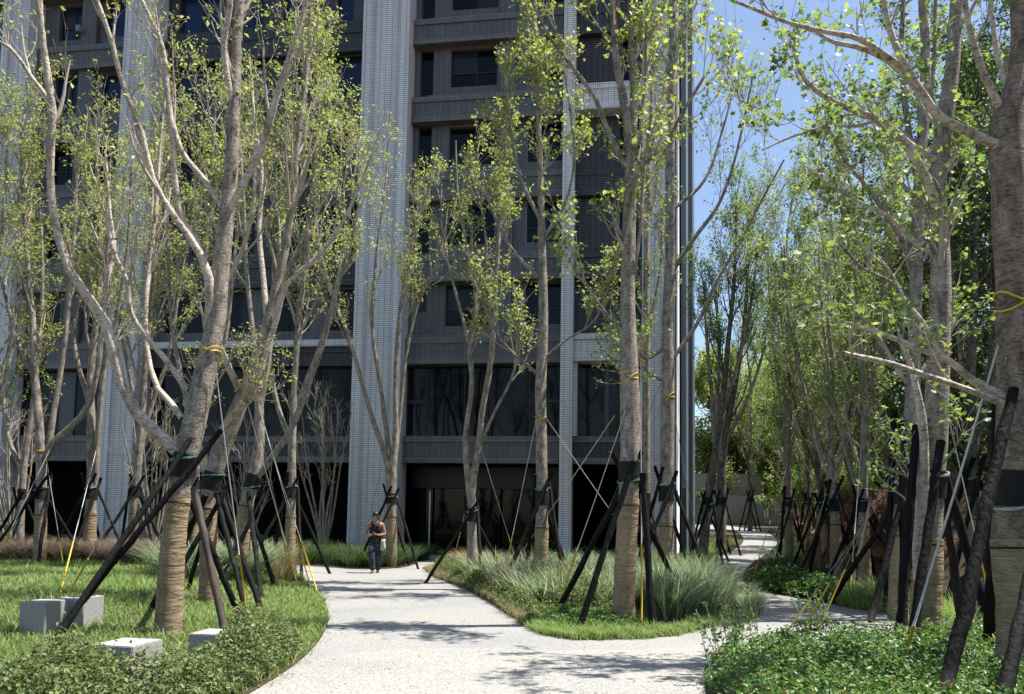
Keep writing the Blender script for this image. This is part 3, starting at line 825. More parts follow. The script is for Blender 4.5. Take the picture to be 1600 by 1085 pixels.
ALL_TREES = []
def build_tree(name, Y, trunk, limbs, label, cat='tree', group='plane trees in the garden', n1=14, n2=5, n3=3, len1=(1.2, 2.4), len2=(0.5, 1.2), len3=(0.25, 0.6),
               start=0.45, leaves=4, leaf=0.085, leafmat=None, tm=None, bark='bark', limb_bark='bark', twig='twig', wrap=None, band=None, k=8, ang=38,
               trop=0.16, jit=0.10, up=0.5, top_t=1.0, on_limbs=True, ground=None, spread=0.05, strap='green', tleaf=0.3, rmin=0.0055, wf=1.0, rr1=0.40):
    """trunk: list of (px, py, width px) at depth Y.  limbs: list of (points, depth drift)"""
    leafmat = leafmat or LEAF_A; tm = tm or KITE
    sc_ = Y / FPX * 0.87 * wf
    if Y > 15: rmin = max(rmin, 0.0075)
    tp = np.array([P(a, b_, Y) for a, b_, _ in trunk]); tr = np.array([w_ * sc_ / 2 for _, _, w_ in trunk])
    gz = float(terrain(tp[0, 0], Y))
    tp[0, 2] = min(tp[0, 2], gz + 0.02)
    if tp[0, 2] < gz - 0.1: tp[0, 2] = gz - 0.1
    base = np.array([tp[0, 0], Y, gz])
    root = empty(name, base, 0, label, cat, group)
    pts, rad = resample(tp, tr, 26)
    # flare at the foot, slight wobble
    pts[3:-1, 1] += np.cumsum(RNG.normal(0, 0.012, 22))
    V, F = tube_arrays(pts[None] - base, rad[None] * (1 + 0.12 * np.exp(-np.arange(26) / 1.2)), 14, 0.02)
    mk('trunk', mesh_np('trunk', V, F, True), M[bark], root)
    primP, primR = [], []
    for L in limbs:
        lp_, dY = L[0], L[1]
        n = len(lp_)
        p = np.array([P(a, b_, Y + dY * (i / (n - 1))) for i, (a, b_, _) in enumerate(lp_)])
        r_ = np.array([w_ * sc_ / 2 for _, _, w_ in lp_])
        p_, q_ = resample(p, r_, 18)
        V, F = tube_arrays(p_[None] - base, q_[None], 10, 0.025)
        mk('limb', mesh_np('limb', V, F, True), M[limb_bark], root)
        primP.append(resample(p, r_, NB * 2)[0]); primR.append(resample(p, r_, NB * 2)[1])
    tt, tr2 = resample(tp, tr, NB * 2)
    b1, r1 = spawn(tt[None], tr2[None], n1, start, top_t, len1, rr1, ang, trop, jit * 0.7, rmin=rmin * 1.6)
    if on_limbs and len(primP):
        PP = np.array(primP); RR = np.array(primR)
        bl, rl = spawn(PP, RR, max(2, n1 // 3), 0.35, 1.0, (len1[0] * 0.8, len1[1] * 0.8), rr1 * 1.15, ang, trop, jit * 0.7, rmin=rmin * 1.6)
        b1 = np.concatenate([b1, bl]); r1 = np.concatenate([r1, rl])
    b2, r2 = spawn(b1, r1, n2, 0.2, 1.0, len2, 0.5, 36, trop * 0.8, jit, rmin=rmin)
    b3, r3 = spawn(b2, r2, n3, 0.3, 1.0, len3, 0.6, 40, trop * 0.4, jit, rmin=rmin * 0.8)
    parts = [tube_arrays(b1 - base, r1, 6)] 
    parts.append(tube_arrays(b2 - base, r2, 4))
    if len(b3): parts.append(tube_arrays(b3 - base, r3, 3))
    Vs, Fs, n = [], [], 0
    for V, F in parts: Vs.append(V); Fs.append(F + n); n += len(V)
    mk('twigs', mesh_np('twigs', np.concatenate(Vs), np.concatenate(Fs), True), M[twig], root)['kind'] = 'stuff'
    if leaves:
        src = np.concatenate([b2, b3]) if len(b3) else b2
        q = np.repeat(np.arange(len(src)), leaves)
        keep = RNG.random(len(q)) < 0.9
        q = q[keep]
        t_ = np.clip(1 - RNG.exponential(tleaf, len(q)), 0.05, 1.0)
        f = t_ * (NB - 1); i = np.minimum(f.astype(int), NB - 2); s = (f - i)[:, None]
        pos = src[q, i] * (1 - s) + src[q, i + 1] * s + RNG.normal(0, spread, (len(q), 3))
        V, F = place_leaves(pos - base, leaf * RNG.uniform(0.55, 1.25, len(q)), tm, up, 0.25)
        mk('crown', mesh_np('crown', V, F), leafmat, root)['kind'] = 'stuff'
    def at_h(h):
        zz = pts[:, 2]; j = int(np.argmin(np.abs(zz - (gz + h))))
        return pts[j].copy(), rad[j]
    def sleeve(h0, h1, grow, nm, mat, kk=16, segs=14, wob=0.02, sag=0.0):
        hs_ = np.linspace(h0, h1, segs)
        P_ = np.stack([np.interp(gz + hs_, pts[:, 2], pts[:, i_]) for i_ in range(3)], 1); P_[:, 2] = gz + hs_
        R_ = np.interp(gz + hs_, pts[:, 2], rad * (1 + 0.12 * np.exp(-np.arange(26) / 1.2))) + grow
        R_ = R_ * (1 + sag * np.sin(np.arange(segs) * 1.9) )
        V_, F_ = tube_arrays(P_[None] - base, R_[None], kk, wob)
        kk_ = MB(); kk_.add(V_, F_)
        return kk_.obj(nm, mat, root, True)
    if wrap:
        sleeve(-0.05, wrap, 0.014, 'burlap_wrap', M['burlap'], 18, 26, 0.012, 0.008)
        sleeve(wrap * 0.94, wrap * 0.94 + 0.018, 0.024, 'wrap_cord', M['band'], 14, 3, 0.0)
    if band:
        sleeve(band - 0.16, band + 0.16, 0.022, 'rubber_band', M['band'], 16, 6, 0.012)
    ALL_TREES.append((root, pts, rad, gz, label))
    return dict(root=root, pts=pts, rad=rad, gz=gz, base=base, at=at_h, label=label)

def knobbly(a, b, r, n=13):
    a = np.array(a, float); b = np.array(b, float)
    t_ = np.linspace(0, 1, n)[:, None]
    p = a * (1 - t_) + b * t_
    L = np.linalg.norm(b - a)
    p[1:-1] += RNG.normal(0, 0.0032 * L ** 0.5, (n - 2, 3))
    return p, r * (1 + RNG.normal(0, 0.07, n)) * np.linspace(1.08, 0.92, n)

def support(tree, h, desc, poles=None, n=4, rad=0.042, spread=1.15, over=0.42, rot=0.3, mats=None, strap='green_strap'):
    """black poles lashed round a trunk; poles: explicit (foot px, foot py, head px, head py, Y offset)"""
    c, cr = tree['at'](h)
    base = tree['base']
    root = empty('tree_support', base, 0, desc, 'tree support', 'black pole supports lashed round the trunks')
    if poles is None:
        for i in range(n):
            a = rot + 2 * math.pi * i / n + RNG.normal(0, 0.12)
            off = np.array([math.cos(a), math.sin(a), 0])
            side = np.array([-off[1], off[0], 0])
            att = c + off * (cr * 0.35) + side * (cr + rad * 1.1)
            ft = c + off * (spread * RNG.uniform(0.85, 1.1)); ft[2] = float(terrain(ft[0], ft[1])) - 0.05
            d = att - ft; L = np.linalg.norm(d); d /= L
            p, r_ = knobbly(ft, att + d * over * RNG.uniform(0.7, 1.25), rad * RNG.uniform(0.85, 1.1))
            MB().tube(p - base, r_, 9).obj('pole', M['pole_brown' if RNG.random() < 0.04 else 'pole'], root, True)
    else:
        for (fx, fy, hx, hy, y0, y1, rr, mt_) in poles:
            ft = P(fx, fy, y0); hd = P(hx, hy, y1)
            p, r_ = knobbly(ft, hd, rr)
            MB().tube(p - base, r_, 10).obj('pole', M[mt_], root, True)
    # strap ring
    a = np.linspace(0, 2 * np.pi, 25)[:-1]
    rr = cr + 0.032
    ring = []
    mb = MB()
    zw = 0.013
    tamp = RNG.uniform(0.01, 0.07)
    Vr = []
    for aa in a:
        for dz, dr in ((-zw, 0.0), (zw, 0.0), (zw, 0.012), (-zw, 0.012)):
            tilt = tamp * math.sin(aa + rot * 3)
            Vr.append(((rr + dr) * math.cos(aa), (rr + dr) * math.sin(aa), dz * (1 + 0.3 * math.sin(5 * aa)) + tilt))
    Vr = np.array(Vr) + (c - base)
    F = []
    K = len(a)
    for i in range(K):
        j = (i + 1) % K
        for s_ in range(4):
            s2 = (s_ + 1) % 4
            F.append((i * 4 + s_, j * 4 + s_, j * 4 + s2, i * 4 + s2))
    mb.add(Vr, F)
    mb.obj('strap', M[strap if RNG.random() < 0.6 else 'pale_strap'], root)
    return root

def guy(a, b, desc, yfrac=0.3, r=0.007, ry=0.013, mat='rope', tie=True):
    """rope from a (on the trunk) to b (peg in the ground) with a yellow sleeve at its foot"""
    a = np.array(a, float); b = np.array(b, float)
    root = empty('guy_rope', b, 0, desc, 'guy rope', 'guy ropes staying the new trees')
    m_ = b + (a - b) * yfrac
    n = 8
    tt_ = np.linspace(0, 1, n)[:, None]
    p = m_ * (1 - tt_) + a * tt_
    p[:, 2] -= 0.02 * np.sin(np.pi * tt_[:, 0])
    MB().tube(p - b, np.full(n, r), 6).obj('rope', M[mat], root, True)
    if yfrac > 0: MB().tube(np.array([b, m_ + (a - m_) * 0.01]) - b, [ry, ry], 8).obj('yellow_sleeve', M['yellow'], root, True)
    MB().tube(np.array([b + (0, 0, 0.06), b - (0, 0, 0.1)]) - b, [0.016, 0.012], 6).obj('peg', M['pole'], root, True)
    return root
#@@TREES
# ------------------------------------------------------------------ trees, left lawn
GL = 'trees on the left lawn'
T1 = build_tree('plane_tree', 10.2, [(262,1000,50),(267,900,50),(275,800,47),(284,735,48),(303,660,52),(322,570,46),(338,490,42),(346,400,38),(355,320,34),(363,220,30),(366,120,26),(372,0,22),(376,-120,16)],
 [([(286,712,30),(240,672,27),(203,632,25),(182,570,23),(168,512,23),(150,480,22),(118,442,18),(98,395,16),(83,330,15),(78,260,15),(82,170,16),(70,90,13),(62,0,11),(60,-80,8)], -1.0),
  ([(80,190,12),(76,160,11),(50,122,9),(15,75,7),(-40,50,4)], -0.3),
  ([(162,500,12),(166,440,11),(178,400,9),(172,330,7),(165,240,5)], 0.5),
  ([(285,655,14),(275,640,15),(245,605,14),(232,560,11),(228,470,11),(236,400,12),(244,330,10),(250,230,7),(262,120,5)], 0.8),
  ([(292,610,14),(265,570,13),(232,530,12),(205,490,11),(198,440,10),(178,395,9),(165,330,6)], -0.5),
  ([(325,505,22),(329,450,22),(314,400,18),(273,339,14),(240,284,13),(221,206,13),(192,133,11),(170,50,10),(151,0,9),(130,-80,7)], -0.9),
  ([(325,430,14),(314,391,15),(284,343,15),(275,295,14),(270,221,14),(262,147,12),(252,66,11),(221,0,9),(200,-60,7)], -0.4),
  ([(352,330,16),(318,280,14),(286,240,12),(270,190,9),(255,110,7),(240,20,5)], 0.5),
  ([(362,160,15),(350,70,14),(360,0,12),(350,-80,8)], -0.4),
  ([(358,330,16),(384,280,16),(402,248,16),(418,203,16),(433,148,14),(455,81,12),(474,18,9),(490,-40,7)], -0.5)],
 'largest tree of the left lawn, wrapped in burlap, pale limbs sweeping up and left', group=GL, n1=12, start=0.5, n2=4, n3=2, len1=(0.8, 2.0), len2=(0.4, 0.9), leaves=2, leaf=0.075, limb_bark='bark_pale', wrap=1.85, band=2.25, bark='bark', ang=26, wf=0.80, rr1=0.6)
T2 = build_tree('plane_tree', 13.4, [(325,958,34),(327,860,34),(326,780,33),(340,720,40),(362,665,36),(380,620,30),(396,580,26),(412,530,23),(425,480,20),(442,410,18),(456,320,15),(466,220,12),(480,100,9),(488,-40,6)],
 [([(330,745,28),(316,715,24),(305,690,22),(312,660,18),(318,640,14),(322,625,10)], -0.4),
  ([(374,610,15),(352,562,14),(338,530,13),(335,500,12),(350,450,11),(375,400,9),(395,330,8),(398,240,6),(402,140,4)], -0.5),
  ([(400,590,15),(430,505,13),(448,445,11),(498,400,9),(542,335,7),(570,270,5),(592,210,3)], -0.4),
  ([(340,680,12),(362,650,12),(385,625,12)], -0.6),
  ([(418,510,13),(412,440,12),(405,360,11),(410,280,9),(398,190,7),(390,90,5)], 0.7)],
 'forked tree just behind the largest lawn tree, second from the path edge', group=GL, n1=16, start=0.45, n2=5, n3=2, len1=(0.9, 2.2), leaves=4, leaf=0.07, ang=28, limb_bark='bark_pale', wrap=1.75, band=2.15, wf=0.85, rr1=0.55)
T3 = build_tree('plane_tree', 17.0, [(372,915,28),(377,850,27),(386,780,25),(398,740,26),(405,680,19),(404,600,17),(424,500,15),(440,420,14),(455,330,12),(465,240,10),(480,120,7),(485,0,5)],
 [([(400,748,14),(430,708,13),(455,670,12),(478,610,12),(497,560,11),(512,510,10),(522,470,9),(535,420,8),(548,380,6),(560,320,4)], -0.5),
  ([(404,650,12),(420,560,11),(430,470,10),(470,380,8),(520,290,6),(560,220,4)], 0.6),
  ([(404,620,11),(395,520,10),(385,420,9),(380,300,7),(372,190,5)], 0.6)],
 'lawn tree closest to the path bend, one low limb reaching towards the white column', group=GL, n1=16, start=0.5, n2=5, n3=3, len1=(1.2, 2.8), leaves=5, leaf=0.085, rr1=0.5, wf=0.9, wrap=1.75, band=2.2, ang=32)
T4 = build_tree('plane_tree', 20.5, [(62,868,18),(65,780,18),(66,700,17),(62,640,14),(56,560,12),(52,480,10),(45,380,8),(40,280,6),(38,180,4)],
 [([(70,715,14),(85,690,13),(115,665,13),(135,640,10),(150,590,9),(160,520,8),(165,440,7),(170,350,5),(172,250,3)], -0.6),
  ([(76,700,11),(85,640,10),(95,580,9),(105,500,8),(110,430,7),(118,340,5),(120,250,3)], 0.3),
  ([(58,600,8),(30,540,7),(10,470,6),(-10,380,4)], 0.4)],
 'slim forked tree growing out of the purple grass at the far left', group=GL, n1=16, start=0.42, n2=6, n3=4, len1=(1.5, 3.0), len2=(0.7, 1.5), leaves=6, leaf=0.085, rr1=0.52, wrap=1.4, band=1.9, ang=30)
T5 = build_tree('plane_tree', 22.0, [(140,845,20),(143,760,18),(142,680,16),(141,600,13),(150,500,11),(155,400,9),(150,280,7),(148,180,4)],
 [([(148,760,11),(155,650,10),(165,560,9),(185,480,8),(200,380,6),(205,260,4)], -0.4),([(142,640,9),(120,560,8),(108,460,6),(100,340,4)], 0.4)],
 'dark-stemmed tree left of the shaded white column, behind the purple grass', group=GL, n1=16, start=0.42, n2=6, n3=4, len1=(1.6, 3.2), len2=(0.7, 1.5), leaves=6, leaf=0.085, rr1=0.52, wrap=1.4, band=1.95, ang=28)
T6 = build_tree('plane_tree', 23.5, [(208,850,14),(212,760,13),(218,700,13),(222,640,12),(228,560,10),(240,450,8),(250,330,6),(255,200,4)],
 [([(215,720,9),(235,640,8),(262,560,7),(280,450,5),(300,340,4)], 0.4),([(218,690,8),(205,600,7),(190,520,6),(180,400,4)], -0.4)],
 'thin tree in front of the left white column, right of the dark-stemmed one', group=GL, n1=18, start=0.35, n2=6, n3=4, len1=(1.6, 3.4), len2=(0.7, 1.6), leaves=6, leaf=0.085, rr1=0.52, band=2.1, wrap=1.5, ang=28)
T7 = build_tree('plane_tree', 24.0, [(32,850,13),(34,770,12),(40,700,11),(50,640,9),(60,560,8),(66,460,6),(62,330,4)],
 [([(36,740,8),(15,690,7),(5,620,6),(-5,530,5),(-15,420,3)], 0.3)],
 'shaded thin tree behind the purple grass at the very left edge', group=GL, n1=10, start=0.3, n2=6, n3=4, len1=(1.5, 3.2), leaves=5, leaf=0.08, rr1=0.5, band=2.0, twig='twig_dark', ang=30)
T7b = build_tree('plane_tree', 20.0, [(-40,880,18),(-36,780,17),(-28,680,15),(-18,560,12),(-8,440,9),(5,320,6),(12,200,4)],
 [([(-30,700,10),(0,620,9),(22,520,7),(30,400,5),(28,280,3)], 0.3)],
 'tree cut off by the left edge, only its leafy right half in view', group=GL, n1=14, start=0.3, n2=6, n3=4, len1=(1.5, 3.0), leaves=6, leaf=0.085, rr1=0.52, band=2.1, ang=30)
# trees in the lit rank in front of the dark bay
T8a = build_tree('plane_tree', 19.5, [(300,880,17),(303,790,17),(306,700,15),(318,600,13),(325,500,11),(322,380,9),(330,260,6),(336,150,4)],
 [([(306,680,10),(285,600,9),(268,500,7),(262,380,5),(255,260,3)], 0.4),([(312,640,10),(345,560,9),(362,450,7),(372,330,5),(380,210,3)], 0.3)],
 'tree hidden behind the two front lawn trunks, its twigs filling the gap above', group=GL, n1=16, start=0.45, n2=7, n3=4, len1=(1.8, 3.6), len2=(0.8, 1.7), leaves=6, leaf=0.085, rr1=0.52, band=2.1, wrap=1.5, ang=28)
T8b = build_tree('plane_tree', 20.5, [(452,880,16),(455,790,16),(457,690,14),(462,580,12),(470,460,10),(484,340,8),(496,220,6),(500,110,4)],
 [([(456,700,10),(430,620,9),(420,510,7),(432,400,5),(440,270,4)], 0.4),([(460,640,9),(500,540,8),(528,430,6),(548,320,5),(560,220,3)], 0.3)],
 'tree left of the wide white column, upright twigs full of pale young leaves', group=GL, n1=18, start=0.4, n2=7, n3=4, len1=(1.8, 3.4), len2=(0.8, 1.7), leaves=6, leaf=0.085, rr1=0.52, band=2.1, wrap=1.5, ang=28)

# ------------------------------------------------------------------ trees, centre
GC = 'trees in front of the building'
T8 = build_tree('plane_tree', 24.5, [(612,868,17),(612,800,17),(612,742,18),(618,690,11),(618,600,8),(624,500,7),(640,400,6),(665,310,4),(690,240,3)],
 [([(611,752,12),(600,705,10),(582,655,9),(566,600,8),(546,530,7),(522,470,6),(502,400,5),(490,310,3)], -0.4),
  ([(612,750,11),(606,690,9),(594,600,8),(582,520,7),(588,400,5),(602,290,4),(610,180,3)], 0.3),
  ([(614,745,10),(626,640,7),(634,560,6),(655,470,5),(690,390,4),(700,320,3)], 0.3)],
 'vase-shaped tree directly in front of the wide white column, behind the walking man', group=GC, n1=12, start=0.5, n2=6, n3=3, len1=(1.4, 3.0), len2=(0.7, 1.5), leaves=5, leaf=0.085, band=2.2, wrap=1.7, ang=24, leafmat=LEAF_A)
T9 = build_tree('plane_tree', 19.0, [(740,858,22),(737,800,15),(737,765,16),(748,700,12),(754,640,11),(765,580,11),(772,500,9),(776,420,8),(782,330,6),(790,230,4)],
 [([(736,790,13),(730,735,12),(727,690,11),(731,650,10),(738,600,9),(734,545,8),(745,480,7),(732,400,6),(715,300,4),(712,220,3)], -0.3),
  ([(752,690,7),(775,640,6),(800,590,5),(812,520,4),(800,440,3)], -0.4),
  ([(736,590,6),(728,520,6),(705,430,5),(690,350,4),(690,280,3)], 0.4),
  ([(745,470,6),(760,400,5),(752,320,4),(745,230,3)], 0.3)],
 'twin-stemmed tree at the tip of the island bed, left of the straight mossy tree', group=GC, n1=14, start=0.55, n2=5, n3=3, len1=(0.9, 2.0), len2=(0.5, 1.1), leaves=6, leaf=0.09, band=1.7, wrap=0.55, ang=26)
T10 = build_tree('plane_tree', 17.5, [(844,880,23),(847,800,22),(846,700,20),(845,600,20),(849,500,18),(847,400,15),(845,300,12),(842,200,9),(838,80,6),(835,-20,4)],
 [([(848,590,7),(812,562,6),(790,540,5),(768,505,4),(750,460,3)], -0.5),([(848,350,8),(822,300,7),(806,250,5),(795,180,4),(790,100,3)], -0.4),
  ([(849,372,8),(880,325,6),(897,260,5),(892,180,4),(880,100,3)], -0.2),([(848,440,7),(800,390,6),(770,330,5),(755,270,4)], 0.4),([(850,560,5),(880,535,4),(930,500,4),(952,440,3)], -0.3)],
 'straight single-trunk tree before the lobby glass, just left of the narrow white column', group=GC, n1=22, start=0.52, n2=5, n3=3, len1=(0.6, 1.5), len2=(0.35, 0.8), leaves=4, leaf=0.085, band=2.1, wrap=1.5, ang=34, tm=MAPLE)
T11 = build_tree('plane_tree', 11.8, [(974,978,34),(977,880,34),(982,790,34),(985,700,37),(984,600,35),(981,500,29),(982,400,25),(985,300,24),(988,240,26),(980,180,17),(964,100,13),(957,0,11),(952,-100,7)],
 [([(990,250,16),(990,150,14),(986,60,12),(983,-60,9)], 0.2),([(978,262,10),(948,200,10),(928,150,8),(900,112,7),(860,60,6),(830,0,5)], -0.5),
  ([(996,230,10),(1008,150,10),(1010,60,8),(1014,-50,6)], 0.4),([(988,450,6),(1000,360,6),(1006,260,5),(1018,180,4)], -0.4),([(985,275,8),(1030,235,7),(1070,170,6),(1100,120,4)], -0.7),
  ([(975,520,5),(940,480,4),(905,420,3),(890,380,2.5)], -0.5)],
 'tall burlap-wrapped tree standing in the front of the island bed, nearest the path', group=GC, n1=14, start=0.45, n2=4, n3=3, len1=(0.6, 1.5), len2=(0.35, 0.8), leaves=4, leaf=0.085, band=2.35, wrap=1.95, ang=42, tm=MAPLE)
T12 = build_tree('plane_tree', 16.5, [(1040,875,25),(1041,780,24),(1042,700,25),(1043,600,22),(1043,500,20),(1047,400,19),(1046,300,17),(1047,200,16),(1050,100,14),(1050,0,12),(1052,-100,9)],
 [([(1050,562,8),(1090,505,7),(1120,440,6),(1155,380,5),(1192,310,4),(1225,250,3)], -0.6),([(1048,428,9),(1085,372,8),(1120,325,6),(1145,260,5),(1162,190,4),(1176,120,3)], -0.4),
  ([(1046,600,7),(1010,580,5),(998,560,4)], -0.3),([(1044,540,8),(1005,560,6),(1000,555,5)], -0.2),([(1048,330,7),(1095,290,6),(1130,200,4),(1150,120,3)], 0.5)],
 'grey straight tree in front of the building corner, right behind the island tree', group=GC, n1=20, start=0.4, n2=5, n3=3, len1=(0.9, 1.9), len2=(0.5, 1.1), leaves=4, leaf=0.075, band=2.2, wrap=1.6, ang=45, tm=MAPLE, leafmat=LEAF_B)
T12b = build_tree('plane_tree', 20.5, [(1008,870,16),(1009,740,15),(1009,640,14),(1010,500,12),(1010,400,11),(1012,300,9),(1018,180,7),(1020,50,5)],
 [([(1010,600,6),(1018,500,6),(1032,420,5),(1035,320,3)], 0.3)],
 'thinner tree squeezed between the island tree and the grey corner tree', group=GC, n1=14, start=0.4, n2=5, n3=3, len1=(0.8, 1.8), leaves=5, leaf=0.075, band=2.2, ang=34, leafmat=LEAF_B)

# ------------------------------------------------------------------ trees along the winding path
GR = 'trees along the winding path'
T13 = build_tree('plane_tree', 25.0, [(1097,842,18),(1106,780,16),(1119,700,13),(1127,640,12),(1137,540,9),(1148,420,6),(1150,320,4)],
 [([(1118,705,8),(1112,620,7),(1105,540,6),(1100,440,4)], 0.3),([(1124,660,8),(1150,580,7),(1172,480,5),(1185,380,3)], 0.4)],
 'leaning tree just right of the building corner, first of the path row', group=GR, n1=18, start=0.4, n2=6, n3=4, len1=(1.4, 3.0), len2=(0.6, 1.4), leaves=9, leaf=0.085, band=2.0, tleaf=0.5, bark='bark_dark', twig='twig_dark', leafmat=LEAF_B, ang=26, up=0.3)
T13b = build_tree('plane_tree', 28.0, [(1127,838,18),(1127,780,17),(1131,700,15),(1142,640,10),(1157,560,8),(1168,450,6),(1172,330,4)],
 [([(1128,720,10),(1120,640,8),(1124,560,7),(1118,450,5)], -0.3),([(1134,690,8),(1160,640,7),(1190,560,5),(1205,450,3)], 0.4)],
 'second tree of the path row, close behind the leaning one', group=GR, n1=18, start=0.35, n2=6, n3=4, len1=(1.4, 3.2), len2=(0.6, 1.5), leaves=9, leaf=0.085, band=2.0, tleaf=0.5, bark='bark_dark', twig='twig_dark', leafmat=LEAF_B, ang=28, up=0.3)
def row_tree(px, Y, w, desc, lean=0, top=330, lm=None, leaves=10, n1=32, leaf=0.08, gy=None, **kw):
    g = None
    d = ray(px, 812)
    gz = float(terrain(d.x * Y, Y))
    gy = 812 + (EYE - gz) * FPX / Y
    H = gy - top
    w = w * 0.9
    tr = [(px, gy, w)]
    for i in range(1, 8):
        f = i / 7
        tr.append((px + lean * f ** 1.4 + RNG.normal(0, 5) * f, gy - H * f, w * (1 - f) ** 1.0 * 0.92 + 1.5))
    lb = []
    for s in (-1, 1):
        f0 = RNG.uniform(0.16, 0.32)
        x0 = px + lean * f0 ** 1.4; y0 = gy - H * f0
        a = RNG.uniform(30, 75) * s * min(1.0, 24.0 / Y)
        lb.append(([(x0, y0, w * 0.42), (x0 + a * 0.4, y0 - H * 0.12, w * 0.36), (x0 + a * 0.8, y0 - H * 0.27, w * 0.28), (x0 + a * 1.1, y0 - H * 0.45, w * 0.2), (x0 + a * 1.2, y0 - H * 0.62, w * 0.16)], RNG.uniform(-1, 1)))
    args = dict(group=GR, n1=n1, start=0.22, n2=6, n3=3, len1=(1.3, 2.9), len2=(0.6, 1.4), leaves=leaves, leaf=leaf, band=2.0, wrap=1.5, leafmat=lm or LEAF_B, ang=42, tleaf=0.5)
    args.update(kw)
    return build_tree('plane_tree', Y, tr, lb, desc, **args)
T14 = row_tree(1233, 26.0, 15, 'slim upright tree on the right edge of the winding path, where the path narrows', 0, 300)
T14b = row_tree(1292, 23.0, 15, 'tree leaning left over the winding path, trunk pale with a black band', -75, 380, bark='bark_dark', limb_bark='bark_dark')
T15 = row_tree(1306, 19.0, 21, 'stout burlap-wrapped tree beside the leafy ground cover at the path', -25, 330, n1=14, wrap=1.6)
T16 = row_tree(1352, 18.0, 22, 'pair-front tree in front of the red earth slope', -20, 250, n1=16, wrap=1.6)
T16b = row_tree(1345, 21.5, 16, 'grey straight tree right behind the red-slope tree', 5, 200, n1=16, bark='bark_dark', limb_bark='bark_dark')
T17 = build_tree('plane_tree', 13.0, [(1402,985,27),(1405,850,26),(1415,740,26),(1425,650,25),(1430,520,23),(1432,400,22),(1435,300,20),(1440,200,18),(1445,100,16),(1440,0,14),(1440,-100,10)],
 [([(1436,300,12),(1425,240,12),(1415,170,11),(1408,90,10),(1412,0,8)], 0.5),([(1432,420,10),(1400,360,9),(1360,300,7),(1320,250,5),(1290,190,4)], -0.4),([(1432,480,7),(1390,440,6),(1350,420,5),(1310,380,4)], 0.3),([(1438,250,9),(1452,170,8),(1460,80,7),(1462,-20,5)], 0.3)],
 'grey tree with three poles behind the right bush, left of the pale-barked one', group=GR, n1=16, start=0.3, n2=5, n3=3, len1=(0.9, 2.2), leaves=5, leaf=0.09, band=2.1, wrap=1.5, tm=MAPLE, leafmat=LEAF_B, ang=45)
T20 = build_tree('plane_tree', 9.2, [(1442,1020,46),(1449,900,45),(1455,800,41),(1461,700,41),(1465,600,39),(1468,500,37),(1470,400,33),(1466,300,31),(1474,220,31),(1488,120,26),(1497,0,23),(1502,-110,18)],
 [([(1470,350,17),(1452,290,16),(1435,255,15),(1410,222,14),(1372,188,13),(1332,172,12),(1290,152,10),(1255,122,8),(1243,80,6),(1240,30,4)], -0.6),
  ([(1462,250,12),(1430,232,11),(1400,205,9),(1360,178,8),(1320,180,6),(1280,200,5),(1235,215,4),(1190,235,3)], 0.4),
  ([(1460,400,9),(1430,380,8),(1390,340,7),(1350,320,6),(1300,290,4),(1260,260,3)], -0.7),
  ([(1446,980,24),(1436,860,23),(1443,740,20),(1440,650,15),(1430,600,11),(1420,560,8),(1405,520,5)], -0.35)],
 'tall pale-barked tree rising out of the right bush, second trunk from the right edge', group=GR, n1=12, start=0.35, n2=4, n3=3, len1=(0.7, 1.6), len2=(0.35, 0.8), leaves=5, leaf=0.08, band=2.1, wrap=1.45, tm=MAPLE, leafmat=LEAF_B, ang=48, bark='bark', limb_bark='bark_pale')
T21 = build_tree('plane_tree', 7.0, [(1594,1100,64),(1590,950,63),(1582,840,62),(1583,740,61),(1586,640,60),(1586,500,58),(1583,400,58),(1578,300,58),(1574,230,62),(1578,165,60),(1588,140,40),(1592,60,28),(1586,-20,24),(1580,-130,18)],
 [([(1590,240,22),(1545,222,18),(1505,202,17),(1465,180,15),(1440,144,14),(1406,88,12),(1388,37,10),(1380,0,9),(1375,-60,7)], -0.3),
  ([(1420,112,11),(1385,88,11),(1340,60,10),(1290,50,8),(1230,35,7),(1180,15,6),(1130,-5,4)], -0.5),
  ([(1440,150,12),(1395,100,11),(1345,75,10),(1300,65,8),(1262,40,6)], 0.4),
  ([(1566,175,16),(1548,140,14),(1528,90,12),(1512,30,10),(1505,-30,8)], -0.3),
  ([(1580,150,15),(1565,110,12),(1553,50,10),(1545,-30,8)], 0.2),
  ([(1590,630,18),(1520,595,14),(1480,562,12),(1442,548,10),(1400,530,9),(1350,512,6),(1310,500,4)], -0.4),
  ([(1588,640,15),(1510,608,10),(1450,588,10),(1390,568,9),(1318,552,7)], -0.9),
  ([(1470,555,7),(1440,500,6),(1415,470,5),(1395,430,4),(1372,400,3)], 0.3)],
 'thick burlap-wrapped tree at the right edge, a limb reaching far left', group=GR, n1=8, start=0.75, n2=4, n3=2, len1=(0.5, 1.1), len2=(0.25, 0.6), len3=(0.15, 0.35), leaves=4, leaf=0.072, band=1.95, wrap=1.5, tm=MAPLE, leafmat=LEAF_B, ang=48, limb_bark='bark_pale', bark='bark_brown')
T22 = row_tree(1520, 14.5, 26, 'dark tree on the slope between the two right-hand trunks', 5, 60, lm=LEAF_C, bark='bark_dark', twig='twig_dark')
T23 = row_tree(1262, 33.0, 12, 'thin tree deep along the path, right of the narrowest path stretch', -10, 420, bark='bark_dark', limb_bark='bark_dark')
T24 = row_tree(1228, 40.0, 10, 'small tree far along the path, in front of the slatted fence', 4, 470, lm=LEAF_B, wrap=None, bark='bark_dark', limb_bark='bark_dark')
T25 = row_tree(1172, 47.0, 9, 'farthest single tree before the slatted fence', 0, 500, wrap=None, bark='bark_dark', limb_bark='bark_dark')
T27 = row_tree(1385, 24.0, 16, 'tree standing on the slope behind the red earth', 0, 160, lm=LEAF_B)
